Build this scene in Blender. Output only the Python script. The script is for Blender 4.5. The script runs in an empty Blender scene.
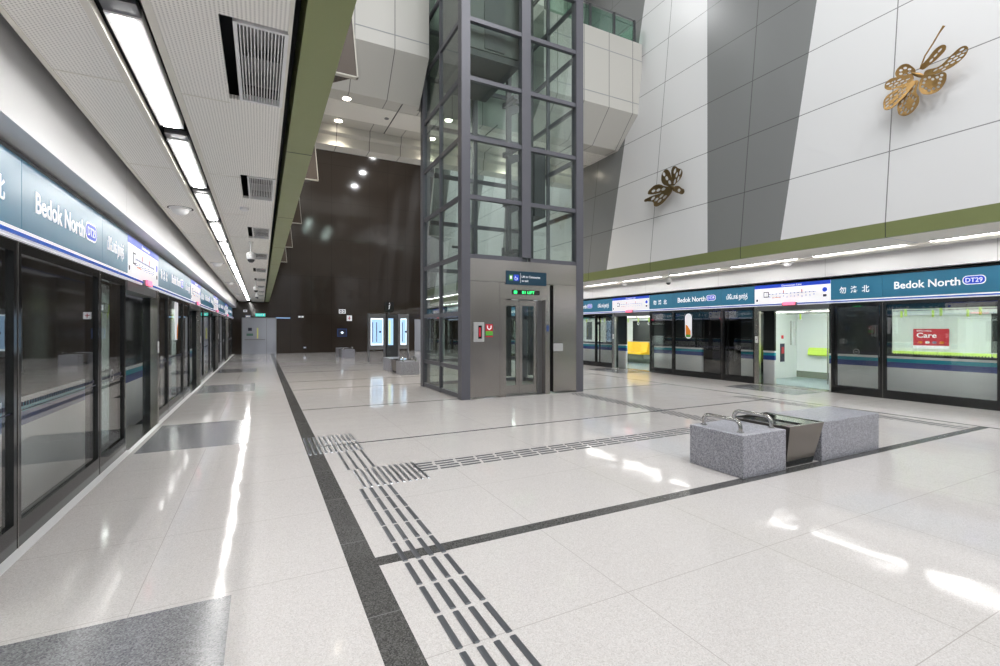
import bpy, bmesh, math, random
from mathutils import Vector, Matrix
random.seed(7)
sc = bpy.context.scene
COL = sc.collection
R = math.radians
PI = math.pi

# ------------------------------------------------------------------ materials
def newmat(name):
    m = bpy.data.materials.new(name); m.use_nodes = True
    nt = m.node_tree
    return m, nt, nt.nodes['Principled BSDF']

def simple(name, col, rough=.5, metal=0., spec=.5, emit=None, estr=0., coat=0., crough=.03):
    m, nt, b = newmat(name)
    b.inputs['Base Color'].default_value = (*col, 1)
    b.inputs['Roughness'].default_value = rough
    b.inputs['Metallic'].default_value = metal
    b.inputs['Specular IOR Level'].default_value = spec
    b.inputs['Coat Weight'].default_value = coat; b.inputs['Coat Roughness'].default_value = crough
    if emit:
        b.inputs['Emission Color'].default_value = (*emit, 1)
        b.inputs['Emission Strength'].default_value = estr
    n = nt.nodes.new('ShaderNodeTexNoise'); n.inputs['Scale'].default_value = 6
    tc = nt.nodes.new('ShaderNodeTexCoord'); nt.links.new(tc.outputs['Object'], n.inputs['Vector'])
    mr = nt.nodes.new('ShaderNodeMapRange')
    mr.inputs['To Min'].default_value = max(0, rough*.9); mr.inputs['To Max'].default_value = min(1, rough*1.1)
    nt.links.new(n.outputs['Fac'], mr.inputs['Value']); nt.links.new(mr.outputs['Result'], b.inputs['Roughness'])
    return m

def math_node(nt, op, a, b=None, c=None):
    n = nt.nodes.new('ShaderNodeMath'); n.operation = op
    for i, v in enumerate((a, b, c)):
        if v is None: continue
        if isinstance(v, (int, float)): n.inputs[i].default_value = v
        else: nt.links.new(v, n.inputs[i])
    return n.outputs[0]

def line_mask(nt, coord, period, offset, width):
    """1 on a line of given width at offset + k*period"""
    a = math_node(nt, 'SUBTRACT', coord, offset - width/2)
    a = math_node(nt, 'FLOORED_MODULO', a, period)
    return math_node(nt, 'LESS_THAN', a, width)

def objcoords(nt):
    tc = nt.nodes.new('ShaderNodeTexCoord'); sx = nt.nodes.new('ShaderNodeSeparateXYZ')
    nt.links.new(tc.outputs['Object'], sx.inputs[0])
    return tc.outputs['Object'], sx.outputs[0], sx.outputs[1], sx.outputs[2]

def mixcol(nt, fac, a, b):
    n = nt.nodes.new('ShaderNodeMix'); n.data_type = 'RGBA'
    if isinstance(fac, (int, float)): n.inputs['Factor'].default_value = fac
    else: nt.links.new(fac, n.inputs['Factor'])
    for s, v in ((6, a), (7, b)):
        if isinstance(v, tuple): n.inputs[s].default_value = (*v, 1) if len(v) == 3 else v
        else: nt.links.new(v, n.inputs[s])
    return n.outputs[2]

def speckled(name, cols, scale, rough, joints=None, jcol=(.3,.3,.3), bump=0., big=0., spec=.5):
    m, nt, b = newmat(name)
    P, X, Y, Z = objcoords(nt)
    v = nt.nodes.new('ShaderNodeTexVoronoi'); v.inputs['Scale'].default_value = scale
    nt.links.new(P, v.inputs['Vector'])
    s = nt.nodes.new('ShaderNodeSeparateColor'); nt.links.new(v.outputs['Color'], s.inputs[0])
    r = nt.nodes.new('ShaderNodeValToRGB'); r.color_ramp.interpolation = 'CONSTANT'
    els = r.color_ramp.elements
    n = len(cols)
    while len(els) < n: els.new(.5)
    acc = 0
    for i, (w, c) in enumerate(cols):
        els[i].position = acc; els[i].color = (*c, 1); acc += w
    nt.links.new(s.outputs[0], r.inputs[0])
    col = r.outputs[0]
    if big:
        nz = nt.nodes.new('ShaderNodeTexNoise'); nz.inputs['Scale'].default_value = .8; nz.inputs['Detail'].default_value = 3
        nt.links.new(P, nz.inputs['Vector'])
        f = math_node(nt, 'MULTIPLY', nz.outputs['Fac'], big)
        col = mixcol(nt, f, col, tuple(x*.8 for x in cols[0][1]))
    if joints:
        mask = None
        for ax, per, off, w in joints:
            mm = line_mask(nt, {'x': X, 'y': Y, 'z': Z}[ax], per, off, w)
            mask = mm if mask is None else math_node(nt, 'MAXIMUM', mask, mm)
        col = mixcol(nt, mask, col, jcol)
    nt.links.new(col, b.inputs['Base Color'])
    b.inputs['Roughness'].default_value = rough; b.inputs['Specular IOR Level'].default_value = spec
    if bump:
        nz = nt.nodes.new('ShaderNodeTexNoise'); nz.inputs['Scale'].default_value = 2.6; nz.inputs['Detail'].default_value = 1
        nt.links.new(P, nz.inputs['Vector'])
        bp = nt.nodes.new('ShaderNodeBump'); bp.inputs['Strength'].default_value = 1; bp.inputs['Distance'].default_value = bump
        nt.links.new(nz.outputs['Fac'], bp.inputs['Height']); nt.links.new(bp.outputs[0], b.inputs['Normal'])
    return m

def glass(name, tint, refl=1.0, rough=0.0, ior=1.5):
    m, nt, b = newmat(name); nt.nodes.remove(b)
    out = nt.nodes['Material Output']
    t = nt.nodes.new('ShaderNodeBsdfTransparent'); t.inputs[0].default_value = (*tint, 1)
    g = nt.nodes.new('ShaderNodeBsdfGlossy'); g.inputs['Roughness'].default_value = rough
    g.inputs['Color'].default_value = (refl, refl, refl, 1)
    f = nt.nodes.new('ShaderNodeFresnel'); ge = nt.nodes.new('ShaderNodeNewGeometry')
    nt.links.new(math_node(nt, 'ADD', math_node(nt, 'MULTIPLY', ge.outputs['Backfacing'], 1/ior-ior), ior), f.inputs['IOR'])
    mx = nt.nodes.new('ShaderNodeMixShader')
    nt.links.new(f.outputs[0], mx.inputs[0]); nt.links.new(t.outputs[0], mx.inputs[1]); nt.links.new(g.outputs[0], mx.inputs[2])
    nt.links.new(mx.outputs[0], out.inputs[0])
    return m

def brushed(name, col, rough, scale=(300, 300, 1.5), amt=.035):
    m, nt, b = newmat(name)
    P, X, Y, Z = objcoords(nt)
    mp = nt.nodes.new('ShaderNodeMapping'); mp.inputs['Scale'].default_value = scale
    nt.links.new(P, mp.inputs[0])
    n = nt.nodes.new('ShaderNodeTexNoise'); n.inputs['Scale'].default_value = 1; nt.links.new(mp.outputs[0], n.inputs['Vector'])
    mr = nt.nodes.new('ShaderNodeMapRange'); mr.inputs['To Min'].default_value = rough-amt; mr.inputs['To Max'].default_value = rough+amt
    nt.links.new(n.outputs['Fac'], mr.inputs['Value']); nt.links.new(mr.outputs['Result'], b.inputs['Roughness'])
    b.inputs['Base Color'].default_value = (*col, 1); b.inputs['Metallic'].default_value = 1
    return m

def perforated(name, base, hole, period=.02, frac=.27, bordery=None):
    m, nt, b = newmat(name)
    P, X, Y, Z = objcoords(nt)
    def cell(c):
        a = math_node(nt, 'FLOORED_MODULO', c, period)
        a = math_node(nt, 'SUBTRACT', a, period/2)
        return math_node(nt, 'MULTIPLY', a, a)
    s = math_node(nt, 'ADD', cell(X), cell(Y))
    mask = math_node(nt, 'LESS_THAN', s, (period*frac)**2)
    nt.links.new(mixcol(nt, mask, base, hole), b.inputs['Base Color'])
    b.inputs['Roughness'].default_value = .5
    return m

M = {}
tile = [(.5, (.605, .575, .56)), (.22, (.54, .51, .495)), (.2, (.66, .635, .62)), (.05, (.50, .47, .45)), (.03, (.66, .60, .58))]
M['floor'] = speckled('terrazzo', tile, 190, .075, joints=[('x', 1.24, .62, .005), ('y', 1.03, .0, .005)], jcol=(.42, .39, .37), bump=.003, big=.18, spec=.17)
M['inlay'] = speckled('dark_granite', [(.5, (.075, .073, .07)), (.3, (.12, .118, .115)), (.2, (.045, .045, .045))], 160, .22, joints=[('y', .93, .62, .006)], jcol=(.2, .2, .2))
M['pad'] = speckled('grey_granite', [(.5, (.19, .19, .20)), (.3, (.27, .27, .28)), (.2, (.12, .12, .13))], 150, .18)
M['bench'] = speckled('bench_granite', [(.45, (.34, .34, .38)), (.3, (.48, .48, .53)), (.25, (.22, .22, .25))], 120, .28)
M['steel'] = brushed('brushed_stainless', (.47, .445, .42), .24)
M['steel_dark'] = brushed('dark_stainless', (.30, .30, .31), .35)
M['tactile'] = simple('tactile_dark', (.10, .105, .115), .35, .3)
M['ridge'] = brushed('tactile_ridge_metal', (.42, .43, .46), .3)
M['bronze_bin'] = brushed('bronze_steel', (.22, .20, .18), .3)
M['mirror'] = simple('polished_steel', (.55, .54, .52), .08, 1)
M['lift_paint'] = simple('grey_metallic_paint', (.125, .125, .145), .38, .2)
M['dark_paint'] = simple('dark_metal_paint', (.05, .055, .06), .5)
M['black'] = simple('black_frame', (.012, .013, .014), .10, 0, .6)
M['white'] = simple('white_panel_plain', (.78, .78, .78), .4)
M['ceil_white'] = simple('ceiling_frame_white', (.74, .71, .64), .5)
M['perf'] = perforated('perforated_panel', (.92, .90, .85), (.55, .53, .50))
M['perf_brown'] = perforated('perforated_brown', (.085, .060, .042), (.03, .022, .016), .06, .3)
M['green'] = simple('olive_green_panel', (.21, .24, .095), .4)
M['void'] = simple('ceiling_void', (.03, .033, .035), .8)
M['grey_plain'] = simple('grey_wall', (.35, .36, .38), .5)
M['teal'] = simple('teal_sign', (.022, .14, .235), .35, 0, .5, (.02, .14, .25), .3, .6, .25)
M['teal_dull'] = simple('teal_dull_sign', (.012, .05, .085), .35)
M['plate'] = simple('pale_plate', (.42, .42, .42), .45)
M['blue'] = simple('blue_strip', (.01, .08, .42), .25, 0, .5, (.01, .08, .45), .3)
M['navy_strip'] = simple('navy_trim', (.03, .07, .22), .3)
M['sign_white'] = simple('sign_white', (.85, .85, .88), .35, 0, .5, (.85, .85, .9), .35)
M['map_blue'] = simple('map_blue', (.015, .06, .52), .35, 0, .5, (.015, .06, .52), .35)
M['ink'] = simple('ink_dark', (.03, .03, .06), .5)
M['inkgrey'] = simple('ink_grey', (.32, .36, .52), .5)
M['red'] = simple('red', (.55, .02, .04), .45)
M['redlamp'] = simple('red_lamp', (.8, .1, .15), .3, 0, .5, (1, .12, .22), 2.2)
M['orange'] = simple('orange_print', (.9, .28, .01), .5)
M['yellow'] = simple('yellow_seat', (.9, .55, .01), .4)
M['greenprint'] = simple('green_print', (.12, .45, .05), .5)
M['glass'] = glass('screen_glass', (.965, .975, .97), 1.0, 0, 1.7)
M['lglass'] = glass('lift_glass', (.90, .945, .925), 1.0)
M['bglass'] = glass('balustrade_glass', (.70, .88, .80), 1.0)
M['lamp'] = simple('lamp_diffuser', (.9, .9, .9), .4, 0, .5, (1, .985, .96), 24)
M['downlamp'] = simple('downlight_glow', (.9, .9, .9), .4, 0, .5, (1, .9, .72), 30)
M['trainlamp'] = simple('train_lamp', (.9, .9, .9), .4, 0, .5, (.97, 1, .97), 34)
M['train_body'] = simple('train_body', (.82, .84, .84), .35)
M['train_navy'] = simple('train_navy', (.03, .06, .26), .3)
M['train_teal'] = simple('train_teal', (.02, .32, .42), .3)
M['train_white'] = simple('train_white', (.8, .8, .8), .35)
M['train_black'] = simple('train_black', (.03, .034, .034), .12)
M['train_in'] = simple('train_interior', (.80, .84, .82), .4)
M['train_floor'] = simple('train_floor', (.30, .38, .40), .3)
M['train_skirt'] = simple('train_skirt', (.25, .28, .22), .2, .3)
M['lime'] = simple('lime_seat', (.62, .85, .12), .4)
M['gold'] = brushed('gold_leaf_metal', (.36, .22, .085), .38, (8, 8, 8), .1)
M['bronze'] = brushed('dark_bronze', (.20, .145, .075), .42, (8, 8, 8), .1)
M['screen'] = simple('lit_screen', (.2, .35, .5), .3, 0, .5, (.42, .66, .95), 1.0)
M['screen_edge'] = simple('lit_screen_edge', (.5, .6, .7), .3, 0, .5, (.75, .9, 1), 1.6)
M['screen_yellow'] = simple('lit_screen_yellow', (.5, .6, .3), .3, 0, .5, (.6, .75, .35), 1.0)
M['exit'] = simple('exit_green', (.02, .45, .38), .4, 0, .5, (.03, .65, .55), 1.0)
M['led'] = simple('led_green', (.02, .5, .1), .4, 0, .5, (.03, .9, .2), 2)
M['door_grey'] = simple('door_grey', (.44, .46, .52), .45)
M['glowyellow'] = simple('yellow_strip', (.85, .85, .3), .4)
M['inkgreen'] = simple('muted_green_print', (.12, .25, .20), .5)
M['lift_dark'] = simple('dark_green_grey', (.06, .07, .065), .4)
M['rubber'] = simple('black_rubber', (.02, .02, .02), .7)
M['tunnel'] = simple('tunnel_concrete', (.05, .05, .05), .9)
M['fabric_beige'] = simple('beige_panel_plain', (.60, .57, .50), .5)

def clad(name, col, ax1, p1, o1, ax2=None, p2=1, o2=0, w=.014, rough=.35, jcol=None, spec=.4):
    m, nt, b = newmat(name)
    P, X, Y, Z = objcoords(nt)
    d = {'x': X, 'y': Y, 'z': Z}
    mask = line_mask(nt, d[ax1], p1, o1, w)
    if ax2: mask = math_node(nt, 'MAXIMUM', mask, line_mask(nt, d[ax2], p2, o2, w))
    nt.links.new(mixcol(nt, mask, col, jcol or tuple(c*.3 for c in col)), b.inputs['Base Color'])
    b.inputs['Roughness'].default_value = rough
    b.inputs['Specular IOR Level'].default_value = spec
    return m
M['clad_white'] = clad('cladding_white', (.74, .74, .745), 'y', 2.83, 4.35, 'z', 1.33, 4.67, .018)
M['clad_grey'] = clad('cladding_grey', (.215, .22, .22), 'y', 2.83, 4.35, 'z', 1.33, 4.67, .018, .3, (.09, .09, .09))
M['clad_beige'] = clad('cladding_bridge', (.60, .585, .545), 'x', .92, .98, None, 1, 0, .02)
M['bulk'] = clad('bulkhead_white', (.80, .80, .81), 'y', 2.91, .6, None, w=.008, jcol=(.5, .5, .5))
M['end_wall'] = clad('dark_brown_wall', (.042, .032, .025), 'x', 1.2, .4, 'z', 2.4, 0, .012, .08, (.02, .015, .012), .5)

# ------------------------------------------------------------------ mesh builder
class MB:
    def __init__(s): s.v = []; s.f = []; s.m = []; s.mats = []
    def mi(s, mat):
        if mat not in s.mats: s.mats.append(mat)
        return s.mats.index(mat)
    def poly(s, pts, faces, mat='white'):
        b = len(s.v); s.v += [tuple(p) for p in pts]; k = s.mi(mat)
        for f in faces: s.f.append(tuple(b+i for i in f)); s.m.append(k)
        return s
    def box(s, x0, x1, y0, y1, z0, z1, mat='white'):
        x0, x1 = sorted((x0, x1)); y0, y1 = sorted((y0, y1)); z0, z1 = sorted((z0, z1))
        p = [(x0,y0,z0),(x1,y0,z0),(x1,y1,z0),(x0,y1,z0),(x0,y0,z1),(x1,y0,z1),(x1,y1,z1),(x0,y1,z1)]
        return s.poly(p, [(0,3,2,1),(4,5,6,7),(0,1,5,4),(1,2,6,5),(2,3,7,6),(3,0,4,7)], mat)
    def prism(s, prof, axis, a0, a1, mat='white'):
        """prof: 2-D outline; axis 'x': prof=(y,z); 'y': prof=(x,z); 'z': prof=(x,y)"""
        n = len(prof)
        def P(p, a):
            return {'x': (a, p[0], p[1]), 'y': (p[0], a, p[1]), 'z': (p[0], p[1], a)}[axis]
        pts = [P(p, a0) for p in prof] + [P(p, a1) for p in prof]
        fs = [tuple(range(n))[::-1], tuple(range(n, 2*n))] + [(i, (i+1) % n, n+(i+1) % n, n+i) for i in range(n)]
        return s.poly(pts, fs, mat)
    def tube(s, path, r, mat='steel', n=10, cap=True):
        path = [Vector(p) for p in path]
        k = len(path); rings = []
        rr = r if isinstance(r, (list, tuple)) else [r]*k
        prev = None
        for i, p in enumerate(path):
            d = (path[min(i+1, k-1)] - path[max(i-1, 0)]).normalized()
            if prev is None:
                u = d.orthogonal().normalized()
            else:
                u = (prev - d*prev.dot(d)).normalized()
            prev = u; w = d.cross(u)
            rings.append([p + (u*math.cos(2*PI*j/n) + w*math.sin(2*PI*j/n))*rr[i] for j in range(n)])
        pts = [q for ring in rings for q in ring]
        fs = [(i*n+j, i*n+(j+1) % n, (i+1)*n+(j+1) % n, (i+1)*n+j) for i in range(k-1) for j in range(n)]
        if cap: fs += [tuple(range(n))[::-1], tuple((k-1)*n+j for j in range(n))]
        return s.poly(pts, fs, mat)
    def lathe(s, c, prof, mat='white', n=20):
        """prof list of (r,z) about vertical axis at c"""
        pts = []
        for r, z in prof:
            for j in range(n): pts.append((c[0]+r*math.cos(2*PI*j/n), c[1]+r*math.sin(2*PI*j/n), c[2]+z))
        k = len(prof)
        fs = [(i*n+j, i*n+(j+1) % n, (i+1)*n+(j+1) % n, (i+1)*n+j) for i in range(k-1) for j in range(n)]
        fs += [tuple(range(n))[::-1], tuple((k-1)*n+j for j in range(n))]
        return s.poly(pts, fs, mat)
    def add(s, vf, fn, mat):
        v, f = vf
        return s.poly([fn(p) for p in v], f, mat)
    def build(s, name, parent=None, smooth=False, bevel=0, label=None, kind=None):
        me = bpy.data.meshes.new(name); me.from_pydata(s.v, [], s.f)
        for k in s.mats: me.materials.append(M[k])
        me.polygons.foreach_set('material_index', s.m)
        bm = bmesh.new(); bm.from_mesh(me)
        bmesh.ops.recalc_face_normals(bm, faces=bm.faces[:])
        bm.to_mesh(me); bm.free()
        if smooth:
            me.polygons.foreach_set('use_smooth', [True]*len(me.polygons))
            try: me.set_sharp_from_angle(angle=R(40))
            except Exception: pass
        o = bpy.data.objects.new(name, me); COL.objects.link(o)
        if parent: o.parent = parent
        if bevel:
            b = o.modifiers.new('bevel', 'BEVEL'); b.width = bevel; b.segments = 2; b.limit_method = 'ANGLE'
        if label: o['label'] = label
        if kind: o['kind'] = kind
        return o

def tag(o, label, cat, group=None, kind=None):
    o['label'] = label; o['category'] = cat
    if group: o['group'] = group
    if kind: o['kind'] = kind
    return o
def thing(name, label, cat, loc=(0,0,0), rz=0, group=None):
    o = bpy.data.objects.new(name, None); COL.objects.link(o)
    o.location = loc; o.rotation_euler = (0, 0, rz); o.empty_display_size = .1
    return tag(o, label, cat, group)
def dup(o, loc=None, rz=None, label=None, group=None, parent=None):
    c = o.copy(); COL.objects.link(c)
    if parent is not None: c.parent = parent
    if loc is not None: c.location = loc
    if rz is not None: c.rotation_euler = (0, 0, rz)
    if label: c['label'] = label
    if group: c['group'] = group
    for ch in list(o.children):
        dup(ch, parent=c)
    return c
def struct(o): o['kind'] = 'structure'; return o

_tc = {}
def text(s, size=1., bold=.0, depth=.002, align='LEFT', width=None):
    key = (s, size, bold, depth, align, width)
    if key in _tc: return _tc[key]
    cu = bpy.data.curves.new('t', 'FONT'); cu.body = s; cu.size = size; cu.offset = bold*size; cu.extrude = depth
    cu.align_x = align; cu.resolution_u = 3
    o = bpy.data.objects.new('t', cu); COL.objects.link(o)
    bpy.context.view_layer.update()
    me = bpy.data.meshes.new_from_object(o.evaluated_get(bpy.context.evaluated_depsgraph_get()))
    v = [tuple(x.co) for x in me.vertices]; f = [tuple(p.vertices) for p in me.polygons]
    bpy.data.objects.remove(o); bpy.data.curves.remove(cu); bpy.data.meshes.remove(me)
    if width and v:
        x0 = min(p[0] for p in v); x1 = max(p[0] for p in v); k = width/(x1-x0)
        v = [((p[0]-x0)*k if align == 'LEFT' else p[0]*k, p[1], p[2]) for p in v]
    _tc[key] = (v, f)
    return _tc[key]

ORD = ['nearest', 'second nearest', 'third nearest', 'fourth nearest', 'fifth nearest', 'sixth nearest', 'seventh nearest', 'eighth nearest',
       'ninth nearest', 'tenth nearest', 'eleventh nearest', 'twelfth nearest', 'thirteenth nearest', 'fourteenth nearest', 'fifteenth nearest',
       'sixteenth nearest', 'seventeenth nearest', 'eighteenth nearest']

XL, XR = -1.48, 12.0          # platform screen planes
YE = 31.7                     # end wall
YB = -9.0                     # behind the camera
ZC = 3.12                     # low ceilings
HT = 14.5                     # high hall ceiling

# ------------------------------------------------------------------ floor
b = MB(); b.box(XL-.02, XR+.02, YB, YE, -.3, 0, 'floor'); struct(b.build('floor'))
b = MB(); b.box(XL-4.6, XL-.02, YB, YE, -1.4, -1.1, 'tunnel'); b.box(XR+.02, XR+4.6, YB, YE, -1.4, -1.1, 'tunnel'); struct(b.build('floor'))
n = 1
def trim(b, kids=None):
    global n
    o = struct(b.build('trim_%d' % n)); n += 1
    return o
b = MB(); b.box(.49, .665, YB, YE-.01, -.01, .0012, 'inlay'); trim(b)
for yy, w in ((3.06, .115), (6.36, .045), (9.38, .045), (12.5, .045), (14.45, .045), (17.6, .05), (20.6, .05), (24.2, .05)):
    b = MB(); b.box(.665, 9.83, yy-w/2, yy+w/2, -.01, .0011, 'inlay'); trim(b)
b = MB(); b.box(9.83, 9.88, YB, YE-.01, -.01, .0013, 'inlay'); trim(b)
for y0, y1 in ((1.15, 3.05), (7.0, 8.85), (12.85, 14.6), (18.5, 20.2), (24.3, 26.0)):
    b = MB(); b.box(-1.36, -.15, y0, y1, -.01, .001, 'pad'); trim(b)
for y0, y1 in ((6.45, 8.3), (12.27, 14.12), (18.1, 19.9), (23.9, 25.7)):
    b = MB(); b.box(10.75, 11.85, y0, y1, -.01, .001, 'pad'); trim(b)
# light sill strips in front of the screens
b = MB(); b.box(XL-.02, XL+.07, YB, YE-.01, -.01, .004, 'white'); trim(b)

# ------------------------------------------------------------------ walls of the hall
K = .11
def wx(z): return 9.87 + K*(z-3.39)
b = MB()
segs = []        # (y low at z0, y low at z1, material) boundaries along the wall
z0, z1 = 3.39, HT
edges = []
for k in range(-3, 6):
    yb = 6.24 + 5.66*k; yt = 5.81 - (6.24-5.81)/5.1*(HT-8.41) + 5.66*k
    edges.append((yb, yt, 'clad_grey'))
    yb2 = 8.08 + 5.66*k; yt2 = 8.08 + .62/6.8*(HT-3.39) + 5.66*k
    edges.append((yb2, yt2, 'clad_white'))
cl = lambda y: min(max(y, YB), YE)
for i in range(len(edges)-1):
    (a0, a1, mt), (c0, c1, _) = edges[i], edges[i+1]
    a0, a1, c0, c1 = map(cl, (a0, a1, c0, c1))
    if c0-a0 < .01 and c1-a1 < .01: continue
    b.poly([(wx(z0), a0, z0), (wx(z0), c0, z0), (wx(z1), c1, z1), (wx(z1), a1, z1)], [(0,1,2,3)], mt)
b.box(9.9, 13.2, YB, YE, 3.39, 3.45, 'void')
b.poly([(wx(z1)+.4, YB, z0), (wx(z1)+.4, YE, z0), (wx(z1)+.4, YE, z1), (wx(z1)+.4, YB, z1)], [(0,1,2,3)], 'clad_white')
struct(b.build('wall_right'))
def lx(z): return .42 - K*(z-3.39)
b = MB()
for i in range(len(edges)-1):
    (a0, a1, mt), (c0, c1, _) = edges[i], edges[i+1]
    a0, a1, c0, c1 = map(cl, (a0, a1, c0, c1))
    if c0-a0 < .01 and c1-a1 < .01: continue
    b.poly([(lx(z0), a0, z0), (lx(z0), c0, z0), (lx(z1), c1, z1), (lx(z1), a1, z1)], [(0,1,2,3)], mt)
b.poly([(lx(z1)-.4, YB, z0), (lx(z1)-.4, YE, z0), (lx(z1)-.4, YE, z1), (lx(z1)-.4, YB, z1)], [(0,1,2,3)], 'clad_white')
struct(b.build('wall_left'))
b = MB(); b.box(-6.1, 16.7, YE, YE+.3, -1.4, HT, 'end_wall'); struct(b.build('wall_end'))
b = MB(); b.box(-6.1, 16.7, YB-.3, YB, -1.4, HT, 'grey_plain'); struct(b.build('wall_back'))
b = MB(); b.box(-6.3, -6.0, YB, YE, -1.4, HT, 'tunnel'); struct(b.build('wall_tunnel_left'))
b = MB(); b.box(16.6, 16.9, YB, YE, -1.4, HT, 'tunnel'); struct(b.build('wall_tunnel_right'))
b = MB(); b.box(-6.3, 16.9, YB-.3, YE+.3, HT, HT+.3, 'fabric_beige'); struct(b.build('ceiling'))
# green edge beams
b = MB(); b.box(.205, .42, YB, YE-.01, ZC, 3.39, 'green')
for yy in (4.72-5.66, 4.72-2.83, 4.72, 7.55, 10.38, 13.2, 16.0, 18.9, 21.7, 24.5, 27.3): b.box(.204, .4205, yy-.006, yy+.006, ZC-.001, 3.391, 'void')
trim(b)
b = MB(); b.box(9.87, 9.95, YB, YE-.01, ZC, 3.39, 'green')
for k in range(-4, 10): b.box(9.869, 9.951, 4.35+2.83*k-.006, 4.35+2.83*k+.006, ZC-.001, 3.391, 'void')
trim(b)
# white bulkheads above the screens
b = MB(); b.box(-1.6, -1.31, YB, YE-.01, 2.73, 3.44, 'bulk'); b.box(-6, -1.6, YB, YE-.01, 2.9, 3.44, 'void'); struct(b.build('wall_left_bulkhead'))
b = MB(); b.box(11.85, 12.14, YB, YE-.01, 2.73, 3.39, 'bulk'); b.box(12.14, 16.6, YB, YE-.01, 2.9, 3.39, 'void'); struct(b.build('wall_right_bulkhead'))
# hollow above low ceilings
b = MB(); b.box(-1.31, .42, YB, YE-.01, 3.42, 3.46, 'void'); b.box(-6, -1.31, YB, YE-.01, 3.44, 3.5, 'void'); struct(b.build('ceiling'))

# left ceiling panels
JY = [3.88 + 1.87*k for k in range(-7, 16)]
b = MB()
t = .03
for i in range(len(JY)-1):
    y0, y1 = JY[i]+.008, JY[i+1]-.008
    if y0 > YE-.1: break
    y1 = min(y1, YE-.02)
    b.box(-1.16, -.80, y0, y1, ZC, ZC+t, 'perf')
    vent = (i % 3 != 1) if False else None
    b.box(-.49, -.2, y0, y1, ZC, ZC+t, 'perf')
VENTS = [2.82 + 2.83*k for k in range(-1, 10)]
# strip between x=-.2 and .15: perforated except where vents open
ys = [YB] + [q for v in VENTS for q in (v, v+.98)] + [YE-.02]
for i in range(0, len(ys), 2):
    a, c = ys[i], ys[i+1]
    if c > a: b.box(-.2, .13, a+.008, c-.008, ZC, ZC+t, 'perf')
for x0, x1 in ((-1.19, -1.16), (-.80, -.76), (-.53, -.49), (.13, .15)):
    b.box(x0, x1, YB, YE-.02, ZC-.004, ZC+.05, 'ceil_white')
for yy in JY:
    b.box(-1.16, -.80, yy-.008, yy+.008, ZC-.002, ZC+.03, 'ceil_white'); b.box(-.49, -.2, yy-.008, yy+.008, ZC-.002, ZC+.03, 'ceil_white')
struct(b.build('ceiling'))
# right soffit
b = MB()
b.box(9.95, 11.05, YB, YE-.02, ZC, ZC+.04, 'ceil_white'); b.box(11.05, 11.35, YB, YE-.02, ZC+.09, ZC+.12, 'white'); b.box(11.35, 11.7, YB, YE-.02, ZC, ZC+.04, 'ceil_white')
b.box(11.03, 11.05, YB, YE-.02, ZC+.04, ZC+.12, 'white'); b.box(11.35, 11.37, YB, YE-.02, ZC+.04, ZC+.12, 'white')
for k in range(-4, 10): b.box(9.95, 11.03, 4.35+2.83*k-.005, 4.35+2.83*k+.005, ZC-.001, ZC+.02, 'inkgrey')
struct(b.build('ceiling'))

# linear lamps
def linlamp(length, w):
    r = thing('linear_ceiling_light', '', 'light')
    h = MB(); h.box(-w/2-.03, w/2+.03, 0, length, 0, .06, 'white'); h.box(-w/2-.03, w/2+.03, -.12, 0, .01, .05, 'steel_dark'); h.build('housing', r)
    d = MB(); d.box(-w/2, w/2, .02, length-.02, -.008, 0, 'lamp'); d.build('diffuser', r)
    return r
L0 = linlamp(1.52, .10); used = False
k = 0
for i in range(-2, 15):
    y = 3.08 + 1.82*i
    if y+1.52 > YE-.1: break
    lab = 'long white ceiling light above the left platform, behind the camera'
    if i == -1: lab = 'long white ceiling light above the left platform, cut by the top edge'
    if i >= 0: lab = 'long white ceiling light above the left platform, %s of the fully visible row' % ORD[k]; k += 1
    if not used: o = L0; o.location = (-.645, y, ZC+.012); used = True
    else: o = dup(L0, (-.645, y, ZC+.012))
    o['label'] = lab; o['group'] = 'row of ceiling lights over the left platform'
L1 = linlamp(1.76, .10); used = False; k = 0
for i in range(-3, 13):
    y = 4.6 + 2.1*i
    if y+1.76 > YE-.1: break
    if not used: o = L1; o.location = (11.2, y, ZC+.03); used = True
    else: o = dup(L1, (11.2, y, ZC+.03))
    if i < -1: lab = 'slim white ceiling light over the right platform, behind the camera'
    else: lab = 'slim white ceiling light over the right platform doors, %s to the camera' % ORD[k]; k += 1
    o['label'] = lab; o['group'] = 'row of ceiling lights over the right platform'

# air vents
def vent():
    r = thing('air_vent', '', 'vent')
    f = MB()
    f.box(0, .27, 0, .02, -.012, .03, 'white'); f.box(0, .27, .94, .96, -.012, .03, 'white'); f.box(0, .02, 0, .96, -.012, .03, 'white'); f.box(.25, .27, 0, .96, -.012, .03, 'white')
    f.build('frame', r)
    s = MB()
    for i in range(13): s.box(.028+i*.0175, .034+i*.0175, .02, .94, -.008, .03, 'white')
    s.build('slats', r)
    g = MB(); g.box(.02, .25, .02, .94, .1, .11, 'steel_dark'); g.box(.02, .25, .45, .49, .05, .1, 'steel_dark'); g.build('backing', r)
    return r
V0 = vent(); used = False; k = 0
for y in VENTS:
    if y+1 > YE: break
    loc = (-.135, y+.01, ZC+.004)
    if not used: o = V0; o.location = loc; used = True
    else: o = dup(V0, loc)
    if y < 0: lab = 'white slatted air vent in the left ceiling, behind the camera'
    else: lab = 'white slatted air vent in the left platform ceiling, %s of the row' % ORD[k]; k += 1
    o['label'] = lab; o['group'] = 'air vents in the left ceiling'
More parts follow.
